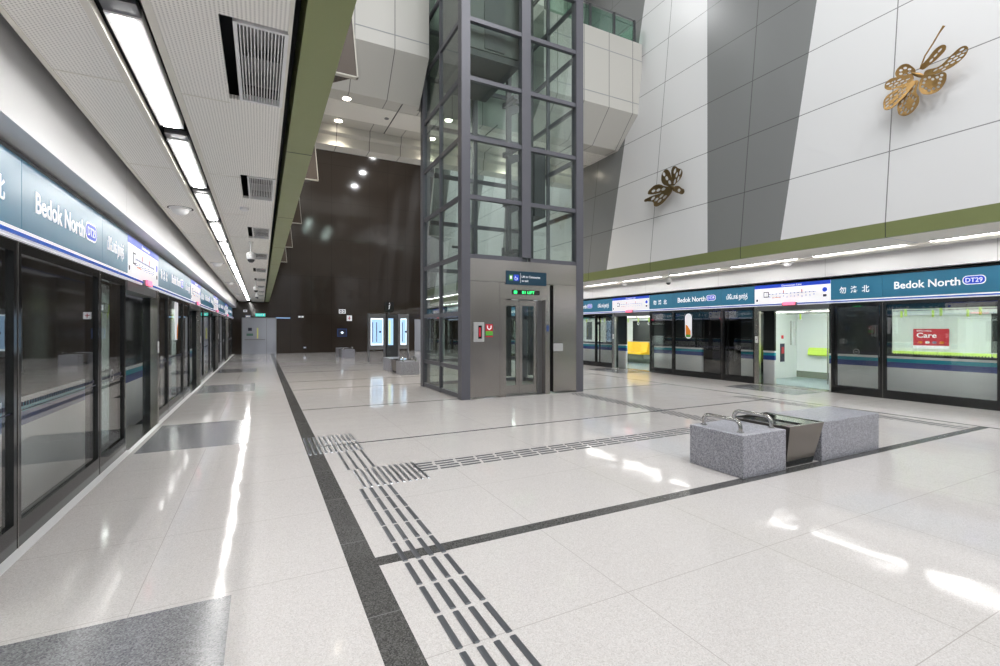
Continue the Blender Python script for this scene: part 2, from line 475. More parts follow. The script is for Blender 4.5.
# dome lamps / domes
def dome(dark=True):
    r = thing('ceiling_dome', '', 'dome camera')
    d = MB(); d.lathe((0, 0, 0), [(.13, 0), (.13, -.012), (.115, -.02)], 'white'); d.build('base', r, True)
    d = MB(); d.lathe((0, 0, 0), [(.10, -.018), (.095, -.045), (.08, -.07), (.05, -.088), (.02, -.095), (.004, -.096)], 'white'); d.build('dome', r, True)
    if dark:
        d = MB(); d.lathe((0, .02, 0), [(.15, .006), (.15, -.003)], 'void'); d.build('recess_ring', r)
    return r
D0 = dome(); D0.location = (-.97, 7.57, ZC); D0['label'] = 'white ceiling dome on the left platform ceiling, largest and nearest of four'; D0['group'] = 'ceiling domes over the left platform'
for (y, l) in ((13.5, 'second nearest'), (18.9, 'third nearest'), (25.0, 'farthest and smallest')):
    dup(D0, (-.97, y, ZC), label='white ceiling dome on the left platform ceiling, %s of four' % l)
D1 = dup(D0, (11.52, 7.1, ZC), label='white ceiling dome above the open right train doorway with green seats'); D1['group'] = 'ceiling domes over the right platform'
dup(D0, (11.52, 12.9, ZC), label='small white ceiling dome above the far right doorway with yellow seats', group='ceiling domes over the right platform')
b = MB(); b.lathe((0, 0, 0), [(.055, 0), (.055, -.03), (.04, -.04)], 'white'); o = b.build('smoke_detector', None, True); o.location = (-.2, 7.17, ZC)
tag(o, 'small white round detector on the left ceiling before the second vent row', 'detector')
def cam():
    r = thing('hanging_camera', '', 'security camera')
    s = MB(); s.tube([(0, 0, 0), (0, 0, -.2)], .018, 'white'); s.lathe((0, 0, 0), [(.04, 0), (.04, -.02)], 'white'); s.build('stem', r, True)
    s = MB(); s.lathe((0, 0, 0), [(.03, -.19), (.07, -.21), (.078, -.25), (.078, -.32), (.07, -.33)], 'white'); s.build('body', r, True)
    s = MB(); s.lathe((0, 0, 0), [(.062, -.33), (.055, -.36), (.03, -.385), (.005, -.39)], 'dark_paint'); s.build('lens_dome', r, True, label='dark lens dome')
    return r
C0 = cam(); C0.location = (-.17, 9.9, ZC); C0['label'] = 'white hanging camera under the left ceiling, nearest and largest of three'; C0['group'] = 'hanging cameras over the left platform'
dup(C0, (-.16, 17.8, ZC), label='white hanging camera under the left ceiling, middle one of three')
dup(C0, (-.16, 21.5, ZC), label='white hanging camera under the left ceiling, farthest of three')
dup(C0, (10.15, 9.6, ZC), label='white hanging camera below the green beam above the right platform', group='hanging camera over the right platform')

# ------------------------------------------------------------------ platform screen units (local: x = toward the track, reading direction = -y)
GZ0, GZ1 = .18, 2.02
DW, W1, W2, W3 = 1.92, 1.035, 1.83, 1.035
PER = DW+W1+W2+W3
def tx(vf, b, x, y, z, mat):            # text facing -x, read along -y
    b.add(vf, lambda p: (x-p[2], y-p[0], z+p[1]), mat)
def panel_unit(w):
    r = thing('screen_panel', '', 'glass panel')
    f = MB(); s = .055
    f.box(0, .06, -s, -.006, 0, 2.1, 'black'); f.box(0, .06, -w+.006, -w+s, 0, 2.1, 'black')
    f.box(0, .06, -w+s, -s, 0, GZ0, 'black'); f.box(0, .06, -w+s, -s, GZ1, 2.1, 'black')
    f.build('frame', r)
    e = MB(); e.box(-.004, .02, -.0035, .0035, 0, 2.1, 'steel'); e.build('edge_strip', r, label='thin bright metal strip')
    g = MB(); g.box(.022, .034, -w+s, -s, GZ0, GZ1, 'glass'); gl = g.build('glass_pane', r)
    d = MB(); nn = int((w-2*s-.04)/.045)
    for i in range(nn): d.box(.018, .0215, -s-.02-i*.045-.02, -s-.02-i*.045, .955, .985, 'ink')
    d.box(.018, .0215, -w+s, -s, .925, .932, 'ink')
    d.build('dotted_band', gl, label='dotted dark safety band on the glass')
    if w == W1:
        d = MB(); c = [(0.017, -w/2+.06*math.cos(2*PI*i/20), .98+.06*math.sin(2*PI*i/20)) for i in range(21)]
        d.tube(c, .004, 'plate', 5, False); d.box(.016, .018, -w/2-.03, -w/2+.03, .975, .985, 'plate'); d.build('round_sticker', gl, label='pale round sticker')
    return r
def door_unit(far_first):
    r = thing('screen_doorway', '', 'platform door')
    for nm, a, c in (('jamb', -.13, 0), ('jamb', -DW, -DW+.13)):
        if (a > -1) != far_first:          # slim post, set back behind the neighbouring panel
            a, c = (-.035, 0) if a > -1 else (-DW, -DW+.035)
            j = MB(); j.box(.062, .16, a, c, 0, 2.1, 'black'); j.build(nm, r, label='slim black post'); continue
        j = MB(); j.box(-.03, .06, a, c, 0, 2.1, 'steel'); j.box(.06, .16, a, c, 0, 2.1, 'black'); jo = j.build(nm, r)
        sp = MB(); sp.box(-.034, -.03, (a+c)/2-.04, (a+c)/2+.04, 1.12, 1.3, 'white'); sp.box(-.036, -.034, (a+c)/2-.012, (a+c)/2+.012, 1.2, 1.225, 'ink'); sp.build('call_plate', jo, label='small white plate on the post')
    h = MB(); h.box(-.01, .2, *((-DW+.035, -.13) if far_first else (-DW+.13, -.035)), 1.98, 2.1, 'steel_dark'); h.build('lintel', r)
    s = MB(); s.box(-.02, .34, -DW+.035, -.035, -.02, .008, 'steel'); s.build('sill', r)
    return r
def leaf_unit():
    r = thing('sliding_door', '', 'sliding door')
    l = MB(); x0, x1 = .10, .14; a, c = 0, .93
    l.box(x0, x1, a, a+.05, .03, 2.05, 'black'); l.box(x0, x1, c-.05, c, .03, 2.05, 'black')
    l.box(x0, x1, a+.05, c-.05, .03, GZ0, 'black'); l.box(x0, x1, a+.05, c-.05, GZ1-.02, 2.05, 'black')
    l.build('frame', r)
    g = MB(); g.box(.115, .122, a+.05, c-.05, GZ0, GZ1-.02, 'glass'); g.build('glass_pane', r)
    return r
SZ0, SZ1 = 2.18, 2.66
def sign_base(w, mat='teal'):
    r = thing('header_sign', '', 'sign')
    p = MB(); p.box(-.05, .12, -w+.003, -.003, SZ0, SZ1, mat)
    p.box(-.045, .12, -w, 0, SZ1, SZ1+.035, 'black'); p.build('sign_panel', r)
    return r
def rounded(cx, cy, w, h, rad, k=5):
    pts = []
    for qx, qy, a0 in ((1, 1, 0), (-1, 1, 90), (-1, -1, 180), (1, -1, 270)):
        for i in range(k+1):
            a = R(a0+90*i/k); pts.append((cx+qx*(w/2-rad)+rad*math.cos(a), cy+qy*(h/2-rad)+rad*math.sin(a)))
    return pts
def flat(b, pts, x, d, y, z, mat):      # 2-D shape facing -x (u -> -y, v -> z)
    b.prism([(y-p[0], z+p[1]) for p in pts], 'x', x-d, x, mat)
def sign_cn():
    r = sign_base(W1); t = MB(); v = text('勿  洛  北', .17, .012, .002, 'LEFT', .60)
    tx(v, t, -.052, -.19, SZ0+.15, 'sign_white'); t.build('lettering', r, label='white Chinese station name'); return r
def sign_name():
    r = sign_base(W2); t = MB(); v = text('Bedok North', .215, .018, .002, 'LEFT', 1.06)
    tx(v, t, -.052, -.215, SZ0+.165, 'sign_white'); t.build('lettering', r, label='white station name Bedok North')
    c = MB(); flat(c, rounded(1.47, .245, .33, .17, .07), -.05, .003, 0, SZ0, 'sign_white'); flat(c, rounded(1.47, .245, .30, .14, .06), -.052, .003, 0, SZ0, 'map_blue')
    v = text('DT29', .115, .012, .002, 'LEFT', .24); tx(v, c, -.056, -1.35, SZ0+.205, 'sign_white')
    c.build('station_code', r, label='white rounded code plate reading DT29'); return r
def sign_tamil():
    r = sign_base(W3); t = MB(); v = text('பி\u0bc7டாக் நார்த்', .17, .016, .002, 'LEFT', .66)
    tx(v, t, -.052, -.17, SZ0+.17, 'sign_white'); t.build('lettering', r, label='white Tamil station name'); return r
def sign_map():
    r = sign_base(DW, 'sign_white')
    a = MB(); a.box(-.053, -.05, -DW+.003, -.003, SZ1-.09, SZ1, 'map_blue'); tx(text('Downtown Line', .07, .012, .001, 'LEFT', .5), a, -.054, -.75, SZ1-.07, 'sign_white'); a.build('title_bar', r, label='blue title bar reading Downtown Line')
    l = MB()
    l.box(-.053, -.05, -1.6, -.4, SZ0+.222, SZ0+.232, 'inkgrey')
    for i in range(13):
        y = -.42-i*.093; l.box(-.0535, -.05, y-.012, y+.012, SZ0+.212, SZ0+.242, 'inkgrey')
        for q in range(2): l.box(-.0532, -.05, y-.03, y+.02, SZ0+.17-q*.03-(i % 2)*.02, SZ0+.182-q*.03-(i % 2)*.02, 'inkgrey')
        if i in (4, 9): l.box(-.0535, -.05, y-.01, y+.01, SZ0+.245, SZ0+.31, 'red')
    l.box(-.0532, -.05, -.72, -.48, SZ0+.125, SZ0+.137, 'orange')
    l.build('route_map', r, label='thin route line with station marks')
    i = MB(); i.box(-.0535, -.05, -.40, -.26, SZ0+.15, SZ0+.30, 'ink'); i.box(-.0545, -.05, -.38, -.335, SZ0+.17, SZ0+.28, 'sign_white'); i.box(-.0545, -.05, -.325, -.28, SZ0+.17, SZ0+.28, 'sign_white')
    i.box(-.0535, -.05, -.10, -.05, SZ0+.05, SZ0+.11, 'ink')
    flat(i, rounded(0, 0, .11, .11, .055), -.05, .003, -DW+.13, SZ0+.26, 'map_blue'); i.box(-.0535, -.05, -DW+.09, -DW+.17, SZ0+.09, SZ0+.15, 'ink')
    i.build('pictograms', r); return r
pan = {1: panel_unit(W1), 2: panel_unit(W2), 3: panel_unit(W3)}
dors = {'right': door_unit(True), 'left': door_unit(False)}; leaf = leaf_unit(); sg = {0: sign_map(), 1: sign_cn(), 2: sign_name(), 3: sign_tamil()}
lampw = thing('door_warning_light', '', 'warning light')
b = MB(); b.box(-.08, -.04, -.15, .15, SZ0-.075, SZ0-.002, 'redlamp'); b.build('lens', lampw); b = MB(); b.box(-.06, 0, -.18, .18, SZ0-.08, SZ0-.005, 'steel_dark'); b.build('bracket', lampw)
used = set()
def place(src, loc, rz, label, group):
    if src.name not in used:
        used.add(src.name); src.location = loc; src.rotation_euler = (0, 0, rz); src['label'] = label; src['group'] = group; return src
    return dup(src, loc, rz, label, group)
SIDES = {'right': (XR, 0, [8.29+PER*k for k in (-1, 0, 1, 2, 3)], -1), 'left': (XL, PI, [7.21+PER*k for k in (-2, -1, 0, 1, 2, 3)], 1)}
nm = {'right': ['behind the camera', 'with lime green seats behind it', 'with yellow seats behind it', 'just beyond the lift', 'farthest along'],
      'left': ['far behind the camera', 'beside the camera', 'standing open with call plate', 'second along', 'third along', 'farthest along']}
for side, (x, rz, ys, sg_y) in SIDES.items():
    for i, y in enumerate(ys):
        d = nm[side][i]
        place(dors[side], (x, y, 0), rz, 'open %s platform doorway with steel posts, %s' % (side, d), side+' platform doorways')
        place(sg[0], (x+.03*(1 if side == 'right' else -1), y, 0), rz, 'white route map sign above the %s platform doorway %s' % (side, d), side+' platform route maps')
        place(lampw, (x, y+sg_y*DW/2, 0), rz, 'red warning light over the %s platform doorway %s' % (side, d), side+' platform warning lights')
        for q, dy in enumerate((.02, -DW-.95)):
            yy = y + (dy if side == 'right' else -dy)
            nearer = (yy < y) if side == 'right' else (q == 0)
            place(leaf, (x, yy, 0), rz, 'dark glass sliding door on %s side of %s doorway %s' % ('near' if nearer else 'far', side, d), side+' platform sliding doors')
        off = DW
        for q, (w, what, pw) in enumerate(((W1, 'Chinese name', 'narrow glass screen'), (W2, 'Bedok North', 'wide glass screen'), (W3, 'Tamil name', 'narrow glass screen'))):
            yy = y+sg_y*off; off += w
            if yy+sg_y*w > YE or yy+sg_y*w > YE-.05: continue
            place(pan[q+1], (x, yy, 0), rz, '%s below %s sign, %s doorway %s' % (pw, what, side, d), side+' platform screen panels')
            place(sg[q+1], (x+.03*(1 if side == 'right' else -1), yy, 0), rz, 'teal %s sign on %s header, by doorway %s' % (what, side, d), side+' platform header signs')
for side, (x, rz, ys, s_) in SIDES.items():
    a = min(ys) - (PER-DW if s_ < 0 else 0); a = max(a, YB+.02) if s_ > 0 else a
    s = 1 if side == 'right' else -1
    b = MB()
    b.box(x-s*.027, x+s*.1, a, YE-.02, SZ0-.03, SZ0-.004, 'sign_white'); b.box(x-s*.034, x+s*.1, a, YE-.02, SZ0-.055, SZ0-.03, 'blue'); b.box(x-s*.022, x+s*.1, a, YE-.02, SZ0-.078, SZ0-.055, 'sign_white')
    trim(b)
    # filler behind the camera / at the far end
    far = (max(ys) if s_ < 0 else max(ys)+PER-W2-W3-.2)+(.96 if s_ < 0 else 0)
    if s_ > 0: far = min([YE-.3, max(ys)+DW+W1+W2+W3])
    for q0, q1, z_, m_ in ((YB, a-.01, 0, 'grey_plain'), (far+.01, YE-.02, 0, 'end_wall')):
        if q1-q0 > .1: b = MB(); b.box(x, x+s*.08, q0, q1, 0, 2.1, m_); struct(b.build('wall_%s_screens' % side))
    b = MB(); b.box(x+s*.16, x+s*.2, YB, YE-.02, 2.12, 2.73, 'void'); struct(b.build('wall_%s_screens' % side))
# decals on glass
def decal(name, label, x, y, z0, z1, w, s):
    r = thing(name, label, 'sticker', (x, y, 0), 0 if s > 0 else PI)
    h = z1-z0
    out = [(-.5*w, .78*h), (-.46*w, .9*h), (-.3*w, .98*h), (0, h), (.3*w, .98*h), (.46*w, .9*h), (.5*w, .78*h), (.42*w, .45*h), (.28*w, 0), (-.28*w, 0), (-.42*w, .45*h)]
    if s > 0: out = rounded(0, h/2, w, h, w/2*.95)
    b = MB(); flat(b, out, .018, .003, 0, z0, 'sign_white'); b.build('backing', r)
    b = MB()
    if s > 0:
        flat(b, [(-.38*w, .14*h), (.34*w, .14*h), (.34*w, .30*h), (.1*w, .42*h), (-.12*w, .52*h), (-.38*w, .56*h)], .015, .002, 0, z0, 'orange')
        flat(b, [(-.36*w, .06*h), (.34*w, .06*h), (.34*w, .16*h), (-.36*w, .16*h)], .0145, .002, 0, z0, 'greenprint')
    else:
        flat(b, [(.05*w, .02*h), (.26*w, .02*h), (.4*w, .42*h), (.1*w, .3*h)], .015, .002, 0, z0, 'orange')
        flat(b, [(-.03*w, .02*h), (.03*w, .02*h), (.03*w, .95*h), (-.03*w, .95*h)], .0145, .002, 0, z0, 'inkgrey')
    b.build('print', r, label='orange and green print')
decal('glass_sticker', 'tall rounded white sticker with orange and green print on the right glass', XR, 10.55, 1.19, 1.98, .26, 1)
decal('glass_sticker', 'tall tapering white sticker with yellow corner on the left glass', XL, 11.2, 1.28, 2.1, .42, -1)

# ------------------------------------------------------------------ trains
def train(side, x, s, y0, y1, doors, windows, label, seats, dark_in=False, slit=None):
    """doors: centres; windows: (y0,y1)"""
    r = thing('train_car', label, 'train', (x, (y0+y1)/2, 0), 0, 'trains waiting behind the %s screens' % side)
    cy = (y0+y1)/2
    X = lambda d: s*d            # local
    Y = lambda y: y-cy
    B = MB(); bl = lambda d0, d1, a, c, z0_, z1_, m: B.box(X(d0), X(d1), Y(a), Y(c), z0_, z1_, m)
    cuts = sorted([(d-.70, d+.67, 'd') for d in doors] + [(a, c, 'w') for a, c in windows])
    cur = y0; spans = []
    for a, c, k in cuts:
        if a > cur: spans.append((cur, a, 'p'))
        spans.append((a, c, k)); cur = c
    if cur < y1: spans.append((cur, y1, 'p'))
    LOW = ((-.1, .65, 'train_body'), (.65, .77, 'train_navy'), (.77, .85, 'train_teal'), (.85, .90, 'train_white'), (.90, .95, 'train_black'))
    for a, c, k in spans:
        if k == 'd':
            bl(.40, .46, a, c, 1.98, 2.5, 'train_body'); continue
        for z_0, z_1, m in LOW: bl(.40, .46, a, c, z_0, z_1, m)
        if k == 'w': bl(.40, .46, a, c, 1.93, 2.5, 'train_black')
        else: bl(.40, .46, a, c, .95, 2.5, 'train_black')
    B.prism([(X(.40), 2.5), (X(.6), 2.72), (X(2.9), 2.72), (X(3.0), 2.5)], 'y', Y(y0), Y(y1), 'train_body')
    bl(.40, 3.0, y0, y1, -.5, -.1, 'dark_paint')
    for q0, q1 in ((y0-.03, y0), (y1, y1+.03)): bl(.46, 2.95, q0, q1, -.1, 2.45, 'rubber')
    B.build('body', r)
    I = MB(); il = lambda d0, d1, a, c, z0_, z1_, m: I.box(X(d0), X(d1), Y(a), Y(c), z0_, z1_, m)
    il(.46, 2.95, y0+.02, y1-.02, -.1, 0, 'train_floor')
    il(.46, 2.95, y0+.02, y1-.02, 2.2, 2.25, 'train_in')
    il(2.9, 2.98, y0, y1, 0, 2.5, 'train_in'); il(2.885, 2.9, y0+.02, y1-.02, 0, .2, 'train_skirt')
    for a, c, k in spans:
        if k != 'd': il(.465, .475, a, c, 0, .95, 'train_in')
        if k == 'p': il(.465, .475, a, c, .95, 2.2, 'train_in')
    for e0, e1 in ((y0, y0+.1), (y1-.1, y1)):
        il(.46, 2.9, e0, e1, 0, 2.25, 'train_in')
    I.build('interior_shell', r)
    lp = MB(); [lp.box(X(.95), X(1.1), Y(a), Y(min(a+1.6, y1-.2)), 2.18, 2.2, 'trainlamp') or lp.box(X(2.25), X(2.4), Y(a), Y(min(a+1.6, y1-.2)), 2.18, 2.2, 'trainlamp') for a in [y0+.3+1.8*i for i in range(int((y1-y0-.4)/1.8)+1)] if a+.3 < y1]
    lp.build('ceiling_lamp', r, label='white lamp strips on the ceiling')
    for a, c in windows:
        g = MB(); g.box(X(.41), X(.42), Y(a), Y(c), .95, 1.93, 'glass')
        go = g.build('window_pane', r)
    # far side windows and doors, dark
    ds = sorted(doors)
    wins = [(d+q-.22, d+q+.22) for d in ds if not (side == 'right' and 6 < d < 9) for q in (-.34, .34)] + [(d+1.5, d+3.0) for d in ds if d+3.5 < y1]
    for a, c in wins:
        fw = MB(); fw.box(X(2.88), X(2.9), Y(a), Y(c), .95, 1.85, 'train_black'); fw.build('far_window', r, label='dark window of the far side')
    for a, c, m in seats:
        if m == 'perch':
            for i in range(3):
                st = MB(); q0, q1 = a+i*(c-a)/3+.012, a+(i+1)*(c-a)/3-.012
                st.prism([(X(2.88), .93), (X(2.82), .93), (X(2.76), .88), (X(2.74), .72), (X(2.78), .69), (X(2.88), .69)], 'y', Y(q0), Y(q1), 'lime'); st.build('perch_seat', r, bevel=.01)
            continue
        nseat = max(1, round((c-a)/.46)); w = (c-a)/nseat
        for i in range(nseat):
            st = MB(); q0, q1 = a+i*w+.012, a+(i+1)*w-.012
            st.prism([(X(2.87), .92), (X(2.80), .93), (X(2.72), .55), (X(2.70), .50), (X(2.40), .48), (X(2.36), .44), (X(2.37), .40), (X(2.87), .38)], 'y', Y(q0), Y(q1), m)
            st.build('seat', r, bevel=.01)
        st = MB(); st.box(X(2.5), X(2.87), Y(a), Y(c), .2, .39, 'train_skirt'); st.build('seat_base', r)
    # draught screens with grab rails beside the doors
    for d in doors:
        for q in (-.78, .78):
            if not (y0+.2 < d+q < y1-.2) or (side == 'right' and 6 < d < 9): continue
            p = MB(); p.box(X(2.25), X(2.87), Y(d+q-.012), Y(d+q+.012), .35, 1.7, 'train_in'); po = p.build('draught_screen', r)
            t_ = MB(); t_.tube([(X(2.22), Y(d+q), .3), (X(2.22), Y(d+q), 1.2), (X(2.26), Y(d+q), 1.75), (X(2.42), Y(d+q), 2.18)], .017, 'train_white', 8); t_.build('grab_rail', po, True)
        p = MB(); p.tube([(X(1.65), Y(d), 0), (X(1.65), Y(d), 2.2)], .018, 'steel', 8); p.build('grab_pole', r, True)
    for d in (1.0, 2.3):
        p = MB(); p.tube([(X(d), Y(y0+.15), 1.95), (X(d), Y(y1-.15), 1.95)], .015, 'steel', 6); rail = p.build('strap_rail', r)
        q = y0+.5
        while q < y1-.3:
            if min(abs(q-dd) for dd in doors) > .8 and (q < 22):
                h = MB(); h.box(X(d)-.012, X(d)+.012, Y(q)-.02, Y(q)+.02, 1.78, 1.95, 'lime')
                h.tube([(X(d)+.0, Y(q)+.05*math.cos(a), 1.73+.06*math.sin(a)) for a in [2*PI*i/10 for i in range(11)]], .008, 'train_white', 6, False)
                h.build('hand_strap', r)
            q += .62
    return r, X, Y, cy
RD = [7.33+PER*k for k in (-2, -1, 0, 1, 2, 3)]
r, X, Y, cy = train('right', XR, 1, -8.8, 9.0, [d for d in RD if -8 < d < 9], [(3.5, 5.36), (-2.3, -.45)], 'silver train car with navy and teal stripes and lime seats behind right screens, nearer one', [(6.35, 8.5, 'perch'), (4.0, 6.4, 'lime'), (-1.5, .6, 'lime')])
# end details and advert in the near car
b = MB(); b.box(X(2.72), X(2.76), Y(8.86), Y(8.9), 1.0, 1.75, 'train_white'); b.tube([(X(2.5), Y(8.84), 1.0), (X(2.5), Y(8.84), 1.75)], .015, 'steel', 8); b.build('end_handrail', r, True)
b = MB(); b.box(X(2.06), X(2.25), Y(8.88), Y(8.9), .5, 1.05, 'ink'); b.box(X(2.10), X(2.21), Y(8.87), Y(8.88), .75, .95, 'red'); b.box(X(2.12), X(2.2), Y(8.88), Y(8.9), 1.2, 1.3, 'red'); b.build('end_notice', r, label='black and red notices on the end wall')
b = MB(); b.box(X(2.87), X(2.88), Y(5.25), Y(5.95), 1.08, 1.5, 'red'); b.box(X(2.865), X(2.87), Y(5.25), Y(5.95), 1.0, 1.08, 'sign_white')
tx(text('Care', .17, .02, .001, 'LEFT', .40), b, X(2.865), Y(5.88), 1.28, 'sign_white'); tx(text('WITH YOUR', .05, .01, .001, 'LEFT', .3), b, X(2.865), Y(5.88), 1.43, 'sign_white')
for i in range(4): b.lathe((X(2.86), Y(5.38+i*.14), 1.16), [(.03, -.03), (.045, 0), (.03, .03)], ('orange', 'inkgrey', 'sign_white', 'orange')[i], 10)
b.build('advert_poster', r, label='red advert poster reading Care')
train('right', XR, 1, 10.35, 31.3, [d for d in RD if 10 < d < 31], [(15.0, 17.2), (20.9, 22.8)], 'silver train car with navy stripe and yellow seats behind right screens, farther one', [(15.1, 17.4, 'yellow'), (20.9, 23.0, 'lime')])
LD = [8.23+PER*k for k in (-2, -1, 0, 1, 2, 3)]
train('left', XL, -1, -8.8, 19.3, [d for d in LD if -8 < d < 19], [(-1.2, -.3)], 'dark windowed train car with navy stripe behind the left screens, nearer one', [(3.9, 5.6, 'lime')])
train('left', XL, -1, 20.3, 31.3, [d for d in LD if 20.5 < d < 31], [], 'dark windowed train car with navy stripe behind the left screens, farther one', [])

# ------------------------------------------------------------------ tactile bars
def bar(w, l, mt='tactile'):
    b = MB(); b.prism([(-w/2, 0), (-w/2, .003), (-w/2+.006, .006), (w/2-.006, .006), (w/2, .003), (w/2, 0)], 'y', .006, l-.006, mt)
    b.poly([(-w/2, .006, 0), (w/2, .006, 0), (w/2-.006, 0, 0), (-w/2+.006, 0, 0), (-w/2+.006, .006, .006), (w/2-.006, .006, .006)], [(0,1,2,3), (3,2,5,4)], mt)
    return b.build('tactile_bar')
def bars(proto, lst, label, group, cat='tactile paving bar'):
    first = True
    for (x, y, rz) in lst:
        if first: o = proto; first = False
        else: o = proto.copy(); COL.objects.link(o)
        o.location = (x, y, .0008); o.rotation_euler = (0, 0, rz); tag(o, label, cat, group)
CX = (.83, .918, 1.006, 1.094)
bars(bar(.034, .285), [(x, 1.74+.31*i, 0) for i in range(9) for x in CX], 'slim grey metal bar of the long guiding path running beside the black floor stripe', 'tactile bars of the long path')
bars(bar(.028, .38), [(x, y, 0) for y in (5.18, 5.59) for x in CX], 'slim grey metal bar between the two tactile blocks', 'tactile bars between the blocks')
bars(bar(.03, .62, 'ridge'), [(.875+.0625*i, 4.53, 0) for i in range(11)], 'bright metal ridge of the tactile junction block where the two paths meet', 'ridges of the junction block')
bars(bar(.03, .96, 'ridge'), [(.52+.06*i, 5.99, 0) for i in range(4)], 'long bright metal ridge of the tactile block lying across the black stripe', 'long ridges of the far block')
bars(bar(.03, .46, 'ridge'), [(.76+.06*i, y, 0) for i in range(7) for y in (5.99, 6.49)], 'short bright metal ridge of the tactile block beside the black stripe', 'short ridges of the far block')
bars(bar(.03, .225), [(1.69+.253*i+(.02 if q % 2 else 0), 4.8+.087*q, PI/2) for i in range(20) for q in range(4)], 'dark slim metal bar of the crosswise guiding path leading toward the granite bench', 'tactile bars of the crosswise path')
b = MB()
for i in range(60):
    y = 3.9+i*.085
    for q in range(4): b.box(6.36+q*.085+(i % 2)*.04, 6.40+q*.085+(i % 2)*.04, y, y+.045, .0005, .005, 'tactile')
tag(b.build('tactile_studs'), 'speckled strip of small metal tactile studs on the floor from lift toward bench', 'tactile studs', None, 'stuff')
b = MB()
for i in range(45):
    y = 3.15+i*.085
    for q in range(4): b.box(9.3+q*.085+(i % 2)*.04, 9.34+q*.085+(i % 2)*.04, y, y+.045, .0005, .004, 'tactile')
tag(b.build('tactile_studs'), 'speckled strip of tactile studs beside the thin line right of the bench', 'tactile studs', None, 'stuff')

# ------------------------------------------------------------------ benches
def ushape(b, x, y0, y1, z, h=.12, r=.021, mat='mirror', ax='y'):
    pts = []
    rad = .07
    pts.append((y0, z)); pts.append((y0, z+h-rad))
    for i in range(1, 6): a = R(180-18*i); pts.append((y0+rad+rad*math.cos(a), z+h-rad+rad*math.sin(a)))
    for i in range(0, 6): a = R(90-18*i); pts.append((y1-rad+rad*math.cos(a), z+h-rad+rad*math.sin(a)))
    pts.append((y1, z))
    P = [(x, p[0], p[1]) for p in pts] if ax == 'y' else [(p[0], x, p[1]) for p in pts]
    b.tube(P, r, mat, 12)
    for yy in (y0, y1):
        c = (x, yy, z) if ax == 'y' else (yy, x, z)
        b.lathe(c, [(r*1.7, 0), (r*1.7, .008), (r*1.2, .012)], mat, 14)
def bench(name, label, x0, x1, y0, y1, h=.432, group='granite bench blocks'):
    b = MB(); b.box(0, x1-x0, 0, y1-y0, 0, h, 'bench'); o = b.build(name, None, bevel=.008); o.location = (x0, y0, 0)
    return o
# near bench: block with two handles
r = thing('granite_bench', 'speckled grey granite bench block with two steel arm loops, nearest one', 'bench', (4.28, 3.08, 0), 0, 'granite bench blocks')
b = MB(); b.box(0, .69, 0, .66, 0, .432, 'bench'); b.build('block', r, bevel=.008)
b = MB(); ushape(b, .12, .12, .57, .432); b.build('armrest', r, True, label='polished steel arm loop')
b = MB(); ushape(b, .625, .12, .57, .432); b.build('armrest', r, True, label='polished steel arm loop')
r = thing('litter_bin', 'tapered bronze steel bin between the two near granite bench blocks', 'bin', (5.0, 3.08, 0), 0)
b = MB()
h = .45; zb = .07
def frus(b, bx0, bx1, tx0, tx1, by0, by1, ty0, ty1, z0_, z1_, mat):
    b.poly([(bx0, by0, z0_), (bx1, by0, z0_), (bx1, by1, z0_), (bx0, by1, z0_), (tx0, ty0, z1_), (tx1, ty0, z1_), (tx1, ty1, z1_), (tx0, ty1, z1_)],
           [(0,3,2,1), (0,1,5,4), (1,2,6,5), (2,3,7,6), (3,0,4,7)], mat)
frus(b, .04, .54, .012, .635, .04, .58, -.015, .66, zb, h, 'bronze_bin'); b.build('body', r)
b = MB(); frus(b, .05, .53, .04, .54, .05, .57, .04, .58, 0, zb, 'black'); b.build('plinth', r, label='black plinth')
b = MB(); 
for (a0, a1, c0, c1) in ((.012, .635, -.015, .01), (.012, .635, .635, .66), (.012, .037, .01, .635), (.61, .635, .01, .635)): b.box(a0, a1, c0, c1, h, h+.008, 'mirror')
b.box(.037, .61, .01, .635, h-.02, h-.012, 'black'); b.build('rim', r, label='polished steel rim')
b = MB(); b.box(.34, .61, .02, .62, h-.01, h+.002, 'mirror'); b.build('lid', r, label='mirror polished lid')
b = MB(); b.box(0, 1.22, 0, .62, 0, .45, 'bench'); o = b.build('granite_bench', None, bevel=.008); o.location = (5.64, 3.09, 0)
tag(o, 'long plain speckled granite bench block right of the bronze bin', 'bench', 'granite bench blocks')
# far bench groups
def arm_bench(label, x0, y0, w, d):
    r = thing('granite_bench', label, 'bench', (x0, y0, 0), 0, 'granite bench blocks')
    b = MB(); b.box(0, w, 0, d, 0, .432, 'bench'); b.build('block', r, bevel=.008)
    for xx in (.1, w-.1):
        b = MB(); ushape(b, xx, .1, d-.08, .432); b.build('armrest', r, True, label='polished steel arm loop')
arm_bench('granite bench block with steel arm loops in front of the lit map boards', 4.02, 15.0, .62, .62)
def small_bin(label, x0, y0, face=1):
    r = thing('litter_bin', label, 'bin', (x0, y0, 0), 0)
    b = MB(); frus(b, .04, .50, .01, .57, .04, .54, -.01, .6, .07, .45, 'bronze_bin'); b.build('body', r)
    b = MB(); frus(b, .05, .49, .04, .50, .05, .53, .04, .54, 0, .07, 'black'); b.build('plinth', r, label='black plinth')
    b = MB(); b.box(.02, .56, 0, .59, .44, .455, 'mirror'); b.build('lid', r, label='polished steel lid')
small_bin('tapered bronze bin behind the far bench block, before the map boards', 4.02, 15.72)
b = MB(); b.box(0, .62, 0, 1.1, 0, .45, 'bench'); o = b.build('granite_bench', None, bevel=.008); o.location = (4.02, 16.4, 0)
tag(o, 'plain granite bench block behind the far bronze bin under the map boards', 'bench', 'granite bench blocks')
arm_bench('small far granite bench block with arm loops before the dark brown wall', 3.68, 25.0, .62, .62)
